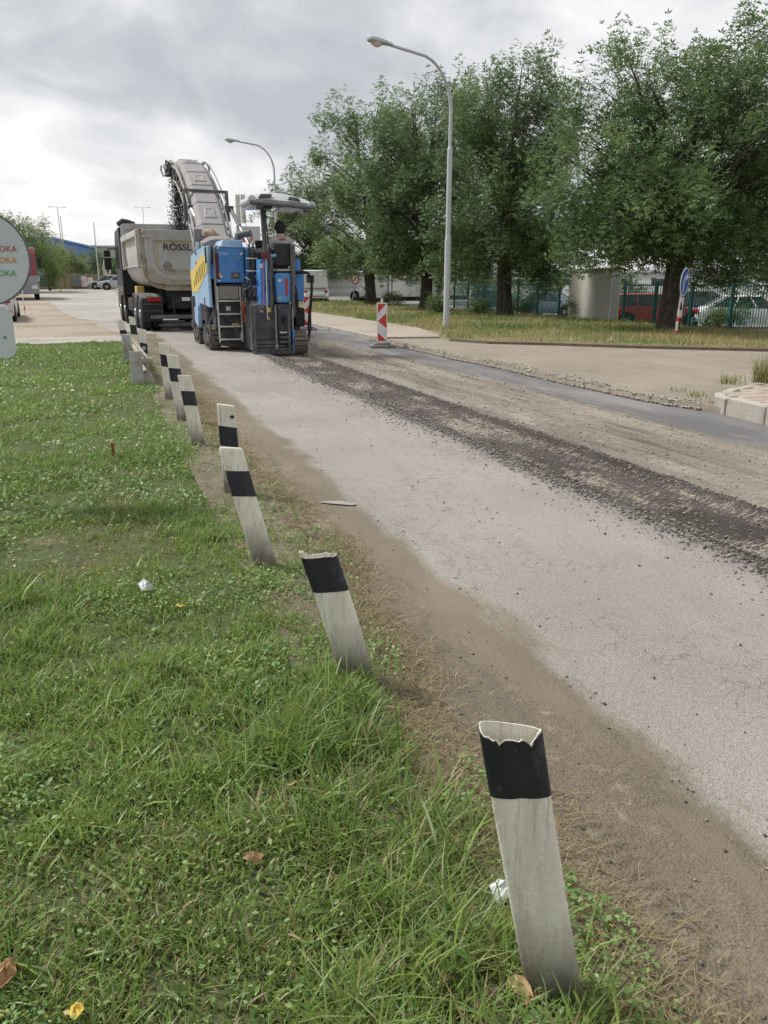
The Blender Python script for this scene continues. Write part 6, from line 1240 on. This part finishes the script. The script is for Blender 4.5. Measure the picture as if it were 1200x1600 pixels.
# ================================================================== the dump truck
tr_ = empty('dump_truck', (2.60, 25.95, 0), R(3.2), 'grey four-axle dump truck being loaded under the conveyor', 'dump truck')
T_body = mat('tipper_grey_paint', (.42, .42, .415), .5, var=.06, scale=3, c2=(.34, .31, .26), c2s=1.6, c2t=(.48, .72)); T_bed = mat('tipper_dull_inside', (.2, .195, .19), .7, var=.15, scale=4); T_blk = mat('truck_black', (.014, .014, .016), .6, var=.3, scale=8, c2=(.07, .065, .058), c2s=3, c2t=(.55, .75)); T_dirt = mat('dusty_fender', (.11, .11, .115), .7, var=.2, scale=8, c2=(.25, .235, .21), c2s=3, c2t=(.5, .7)); T_rust = mat('stained_rim', (.36, .33, .27), .7, var=.15, scale=5, c2=(.22, .15, .09), c2s=4, c2t=(.5, .66))
def tp_(m, name, mt, parent=tr_, **k): return m.build(name, mt, parent, **k)
def usec(w, zt, zb, n=10, p=.62):      # half-pipe outline from left rim round the bottom to right rim
    o = [(-w, zt), (-w, zb + (zt - zb) * .62)]
    for a in np.linspace(180, 360, n)[1:-1]: c, s = math.cos(R(a)), math.sin(R(a)); o.append((w * math.copysign(abs(c) ** p, c), zb + (zt - zb) * .62 * (1 - abs(s) ** p)))
    return o + [(w, zb + (zt - zb) * .62), (w, zt)]
def uloft(w0, w1, y0, y1, zt, zb, th):
    rings = []
    for y, w in ((y0, w0), (y1, w1)):
        a = usec(w, zt, zb); b = usec(w - th, zt, zb + th); rings.append([(x, y, z) for x, z in a] + [(x, y, z) for x, z in b[::-1]])
    return rings
tb = tp_(MB().loft(uloft(1.12, 1.14, .35, 5.2, 3.0, 1.32, .05)), 'tipper_body', T_body, smooth=True)
tp_(MB().bx(-1.26, -1.10, .32, 5.2, 2.82, 3.02).bx(1.10, 1.26, .32, 5.2, 2.82, 3.02), 'top_rail', T_body, tb, bevel=.03)
for s_ in (-1, 1):
    for y in (.42, 5.05): tp_(MB().bx(s_ * 1.19 - .07, s_ * 1.19 + .07, y - .10, y + .10, 1.9, 2.84), 'body_post', T_body, tb, bevel=.03)
    tp_(MB().prism([(.55, 1.95), (4.95, 1.95), (4.95, 2.0), (.55, 2.0)], 'x', s_ * 1.15 - .03, s_ * 1.15 + .03), 'body_rib', T_body, tb, bevel=.01)
ring = []
for y, k in ((.20, 0), (.36, 0)):
    a = usec(1.19, 3.02, 1.22); b = usec(1.0, 3.02, 1.42); ring.append([(x, y, z) for x, z in a] + [(x, y, z) for x, z in b[::-1]])
tp_(MB().loft(ring), 'rear_frame', T_rust, tb, bevel=.02)
tg = tp_(MB().prism(usec(1.03, 2.98, 1.40), 'y', .10, .18), 'tailgate', T_body, tb, bevel=.02)
tp_(MB().bx(-1.08, 1.08, .05, .12, 2.76, 3.0), 'tailgate_top', T_body, tg, bevel=.02)
inn = [(x, z) for x, z in usec(.78, 2.74, 1.72)]; ring = [[(x, .098, z) for x, z in usec(.90, 2.80, 1.52)], [(x, .06, z) for x, z in usec(.88, 2.78, 1.55)], [(x, .06, z) for x, z in usec(.80, 2.70, 1.68)], [(x, .095, z) for x, z in usec(.78, 2.68, 1.70)]]
tp_(MB().loft(ring, caps=False), 'tailgate_frame', T_body, tg)
tp_(MB().prism(usec(1.02, 1.85, 1.41), 'y', .075, .10), 'tailgate_toe', T_rust, tg)
M_ytape = mat('faded_yellow_tape', (.50, .38, .13), .5, var=.15)
for z, w in ((2.64, .74), (1.78, .64)): tp_(MB().bx(-w, w, .088, .099, z, z + .03), 'reflective_tape', M_ytape, tg)
tp_(MB().bx(-.70, -.67, .088, .099, 1.81, 2.64), 'reflective_tape', M_ytape, tg)
text_mesh('tailgate_lettering', 'RÖSSL', .26, mat('black_lettering', (.03, .035, .05), .5), tg, face_y(-.06, .096, 2.50), width=.86, extrude=.002, bold=.006)
tp_(MB().lathe([(.095, -.006), (.115, -.006), (.115, .004), (.095, .004)], (-.40, .09, 1.96), 'y', 24, ring=True), 'speed_ring', mat('black_lettering', (0, 0, 0)), tg); text_mesh('speed_lettering', '60', .12, MATS['black_lettering'], tg, face_y(-.40, .092, 1.96), extrude=.002)
for k in (-1, 1): tp_(MB().cyl((k * 1.05, .02, 2.92), (k * 1.05, .25, 2.92), .05, n=12), 'hinge', T_rust, tg)
bh = tp_(MB().prism([(-1.22, 2.4), (-1.22, 3.42), (-1.12, 3.48), (1.12, 3.50), (1.22, 3.44), (1.22, 2.4)], 'y', 5.2, 5.3), 'front_bulkhead', T_body, tb, bevel=.02); tp_(MB().bx(-1.1, 1.1, 5.16, 5.2, 3.28, 3.33), 'bulkhead_rib', T_body, bh); tp_(MB().bx(-1.1, 1.1, 5.16, 5.2, 3.0, 3.04), 'bulkhead_rib', T_body, bh)
q = MB(); q.tube([(-1.3, 5.35, 3.44), (-1.12, 5.3, 3.56), (-.9, 5.34, 3.54), (-.7, 5.3, 3.50)], [.08, .10, .08, .04], 10); tp_(q, 'tarp_roll', mat('dark_tarp', (.06, .06, .058), .9, var=.3, scale=10), tb, smooth=True)
# load
r3 = np.random.default_rng(5); ld_ = tag(grid('load_heap', np.linspace(-1.0, 1.0, 16), np.linspace(.5, 5.1, 30), lambda x, y: 2.2 + .5 * np.exp(-((y - 1.7) / 1.1) ** 2) * np.exp(-(x / .7) ** 2) + .12 * fbm(x * 4, y * 4, 7), MATS['fresh_milled_asphalt'] if 'fresh_milled_asphalt' in MATS else M_mill), 'dark heap of milled asphalt inside the tipper body', 'load', kind='stuff'); ld_.location = (2.60, 25.95, 0); ld_.rotation_euler = (0, 0, R(3.2))
# chassis, wheels, fenders
tp_(MB().bx(-.45, -.33, .3, 8.2, .75, 1.05).bx(.33, .45, .3, 8.2, .75, 1.05).bx(-.45, .45, .3, .42, .7, 1.1).bx(-.45, .45, 3.0, 3.1, .75, 1.0), 'chassis', T_blk, bevel=.01)
def twheel(x, y, s_, w=.3):
    t = tp_(MB().lathe([(.30, s_ * -.5 * w), (.47, s_ * -.5 * w), (.52, s_ * -.38 * w), (.52, s_ * .38 * w), (.47, s_ * .5 * w), (.30, s_ * .5 * w)], (x, y, .52), 'x', 28), 'wheel', M_tyre, smooth=True)
    tp_(MB().lathe([(.31, s_ * .30 * w), (.29, s_ * .42 * w), (.16, s_ * .28 * w), (.12, s_ * .55 * w), (.02, s_ * .6 * w)], (x, y, .52), 'x', 20), 'rim', M_rim, t, smooth=True)
for y in (1.0, 2.38):
    for s_ in (-1, 1):
        twheel(s_ * 1.09, y, s_); twheel(s_ * .76, y, s_)
        arc = [(y + .62 * math.cos(R(a)), .52 + .62 * math.sin(R(a))) for a in np.linspace(-8, 188, 15)] + [(y + .585 * math.cos(R(a)), .52 + .585 * math.sin(R(a))) for a in np.linspace(188, -8, 15)]
        tp_(MB().prism(arc, 'x', s_ * .93 - .33, s_ * .93 + .33), 'fender', T_dirt)
for y in (6.1, 7.75):
    for s_ in (-1, 1):
        twheel(s_ * 1.08, y, s_); arc = [(y + .64 * math.cos(R(a)), .52 + .62 * math.sin(R(a))) for a in np.linspace(0, 180, 13)] + [(y + .6 * math.cos(R(a)), .52 + .585 * math.sin(R(a))) for a in np.linspace(180, 0, 13)]; tp_(MB().prism(arc, 'x', s_ * 1.08 - .17, s_ * 1.08 + .17), 'fender', T_blk)
for y in (1.0, 2.38, 6.1, 7.75): tp_(MB().cyl((-1.0, y, .52), (1.0, y, .52), .09, n=12), 'axle', T_blk)
for s_ in (-1, 1):
    tp_(MB().bx(s_ * .93 - .30, s_ * .93 + .30, .33, .36, .30, 1.0), 'mud_flap', T_blk, bevel=.01)
    for z in (.62, .82): tp_(MB().bx(s_ * .93 - .29, s_ * .93 + .29, .31, .333, z, z + .02), 'flap_rib', T_dirt)
    tl = tp_(MB().bx(s_ * .86 - .24, s_ * .86 + .24, .24, .32, .90, 1.04), 'tail_lamp', T_blk, bevel=.01)
    for k, mt_ in enumerate((M_tail, M_tail, M_tail)): tp_(MB().bx(s_ * .86 - .21 + k * .145, s_ * .86 - .09 + k * .145, .225, .245, .915, 1.025), 'lamp_lens', mt_, tl, bevel=.008)
tp_(MB().bx(-1.0, 1.0, .22, .32, .38, .50), 'underrun_bar', T_dirt, bevel=.02); tp_(MB().bx(-.3, -.24, .26, .34, .48, .95), 'underrun_bracket', T_blk); tp_(MB().bx(.24, .30, .26, .34, .48, .95), 'underrun_bracket', T_blk); tp_(MB().bx(-.75, 1.0, .45, .55, .14, .22), 'lower_bar', T_dirt, bevel=.02)
tp_(MB().bx(-.02, .24, .24, .26, .92, 1.03), 'number_plate', M_white, bevel=.004); tp_(MB().bx(-.45, .45, .36, .5, 1.05, 1.3), 'tipper_hinge', T_blk, bevel=.02); q = MB()
for s_ in (-1, 1): q.bar((s_ * .7, .34, 1.36), (s_ * .5, .5, 1.0), .1, .08)
tp_(q, 'hinge_strut', T_blk); tp_(MB().bx(-1.05, -.8, 3.2, 3.8, .95, 1.35), 'yellow_box', M_ytape, bevel=.02); tp_(MB().bx(-1.2, -.6, 3.1, 5.0, .5, .95), 'fuel_tank', T_blk, bevel=.06); tp_(MB().bx(.6, 1.2, 3.1, 5.0, .5, .95), 'battery_box', T_blk, bevel=.04)
tp_(MB().lathe([(.05, -.01), (.05, .01)], (-1.262, 3.2, .9), 'x', 12), 'side_lamp', M_tail)
# cab
cb2 = tp_(MB().prism([(5.75, 1.0), (5.75, 3.25), (6.1, 3.42), (7.6, 3.35), (8.15, 2.7), (8.3, 1.8), (8.3, .55), (8.0, .45), (7.1, 1.0)], 'x', -1.24, 1.24), 'cab', mat('truck_cab_black', (.03, .032, .036), .35, coat=.3), bevel=.05)
for s_ in (-1, 1): tp_(MB().add([(s_ * 1.245, 6.6, 2.0), (s_ * 1.245, 7.9, 2.0), (s_ * 1.245, 7.7, 2.75), (s_ * 1.245, 6.6, 2.8)], [(0, 1, 2, 3)]), 'side_window', GL, cb2); mi = tp_(MB().bx(s_ * 1.55 - .13, s_ * 1.55 + .13, 7.9, 8.02, 1.95, 2.38).bx(s_ * 1.55 - .12, s_ * 1.55 + .12, 7.9, 8.0, 2.42, 2.66), 'wing_mirror', M_dark, cb2, bevel=.03); tp_(MB().bar((s_ * 1.22, 7.95, 2.72), (s_ * 1.55, 7.95, 2.70), .04, .04), 'mirror_arm', M_dark, mi)
tp_(MB().add([(-1.1, 8.28, 1.95), (1.1, 8.28, 1.95), (1.05, 8.12, 2.75), (-1.05, 8.12, 2.75)], [(0, 1, 2, 3)]), 'windscreen', GL, cb2); tp_(MB().bx(-1.28, -1.2, 5.4, 5.7, .9, 3.35), 'air_stack', T_blk, bevel=.03); tp_(MB().bx(-1.0, 1.0, 5.4, 5.72, 1.0, 2.2), 'rear_rack', T_blk, bevel=.02)

# ================================================================== litter and small things
def scrap(name, label, cat, px, py, z, outline, m, th=.003, rz=0, crumple=0, group=None, tilt=0, seed=0):
    rn = random.Random(seed); p = ground(px, py, z); n = len(outline); k = 2; ring = []
    for f in (1, .55, .1): ring.append([(x * f, y * f, rn.uniform(-1, 1) * crumple + th + (1 - f) * crumple) for x, y in outline])
    low = [(x, y, z2 - th) for x, y, z2 in ring[0]]; q = MB(); q.loft([low] + ring); o = q.build(name, m); o.location = p; o.rotation_euler = (tilt, 0, rz); return tag(o, label, cat, group)
M_paper = mat('crumpled_paper', (.52, .53, .55), .8, var=.1, scale=40); M_lbrown = mat('dead_leaf_brown', (.27, .16, .075), .75, var=.3, scale=50, c2=(.24, .11, .05), c2s=30); M_ltan = mat('dead_leaf_tan', (.42, .31, .16), .8, var=.25, scale=50)
scrap('paper_scrap', 'crumpled white paper scrap lying in the lawn', 'paper', 228, 918, .075, [(-.045, -.03), (.0, -.04), (.05, -.025), (.045, .03), (.01, .045), (-.03, .03)], M_paper, .004, .5, .022, seed=2, tilt=.5)
scrap('white_litter', 'white torn litter in the grass behind the nearest post', 'paper', 786, 1392, .08, [(-.025, -.02), (.02, -.03), (.03, .01), (.01, .03), (-.02, .025)], M_paper, .003, .2, .018, seed=4, tilt=.6)
scrap('metal_shard', 'flat grey metal shard lying on the road edge', 'debris', 530, 787, .008, [(-.13, .07), (.08, -.07), (.12, -.04), (.02, .07), (-.09, .09)], mat('grey_shard', (.25, .245, .235), .7), .0015, -.05)
leaf = [(-.5, 0), (-.3, -.22), (.0, -.3), (.32, -.2), (.55, 0), (.3, .22), (.02, .3), (-.3, .2)]
for i, (px, py, z, s_, mt_, lb) in enumerate(((395, 1340, .09, .055, M_lbrown, 'brown curled leaf in the middle of the near grass'), (8, 1520, .10, .075, M_lbrown, 'large brown leaf at the left edge of the near grass'), (968, 1574, .05, .042, M_lbrown, 'orange brown leaf right of the nearest post foot'), (828, 1560, .07, .045, mat('dead_leaf_red', (.38, .11, .06), .7), 'reddish leaf at the foot of the nearest post'), (812, 1540, .085, .06, M_ltan, 'tan leaf standing left of the nearest post foot'), (456, 1226, .08, .035, M_ltan, 'small tan leaf above the brown curled one'), (120, 1580, .09, .05, mat('yellow_leaf', (.5, .36, .06), .7), 'yellow leaf low in the left corner of the grass'), (283, 946, .07, .05, mat('yellow_leaf', (.5, .36, .06), .7), 'yellow orange leaf near the crumpled paper scrap'), (762, 1280, .05, .03, M_lbrown, 'small brown leaf beside the black band of the nearest post'))):
    scrap('fallen_leaf', lb, 'leaf', px, py, z, [(x * s_, y * s_) for x, y in leaf], mt_, .0015, i * 1.3, .008 * s_ / .05, 'fallen leaves in the lawn', .35 * math.sin(i * 2), i)
b_ = ground(178, 716, .05); sk = MB().bx(-.014, .014, -.012, .012, -.1, .135).build('rusty_stake', mat('rusty_iron', (.21, .075, .03), .9, var=.3, scale=30), bevel=.003); sk.location = b_; tag(sk, 'short rusty brown stake sticking out of the lawn', 'stake')
p = ground(606, 1112, .03); q = MB().tube([(-.05, .02, .012), (0, 0, .018), (.045, -.012, .012)], [.006, .008, .004], 6).build('wood_chip', mat('pale_wood', (.42, .36, .27), .85)); q.location = p; tag(q, 'pale chip of wood on the dirt beside the second post', 'wood chip')
p = ground(478, 842, .03); q = MB().tube([(-.03, -.10, .01), (0, 0, .02), (.02, .1, .015), (-.01, .2, .02)], [.004, .005, .004, .002], 5).build('twig', mat('dark_twig', (.08, .06, .045), .9)); q.location = p; tag(q, 'dark twig on the dirt above the second post', 'twig')
# a tuft of weeds at the near kerb
r4 = np.random.default_rng(31); bpts = [ground(1195, 598, .13), ground(1140, 600, .1), ground(1090, 620, .05), ground(1060, 612, .02)]
for i, (p, n_, hh, lb) in enumerate(zip(bpts, (200, 90, 60, 30), (.5, .2, .13, .1), ('tall weed tuft behind the near kerb at the right edge', 'low grass tuft on the paved kerb island', 'small grass tuft at the nose of the kerb island', 'tiny dry tuft on the side road by the kerb'))):
    X = p.x + r4.normal(0, .09, n_); Y = p.y + r4.normal(0, .09, n_); J = blades(X, Y, np.full(n_, p.z), hh * (.4 + .6 * r4.random(n_)), .006 + .005 * r4.random(n_), lerpc((.12, .17, .05), (.38, .33, .15), r4.random(n_)), 700 + i, (.1, .8), 3); tag(np_mesh('weed_tuft', J[0], J[1], M_grass, J[2]), lb, 'weeds', kind='stuff')
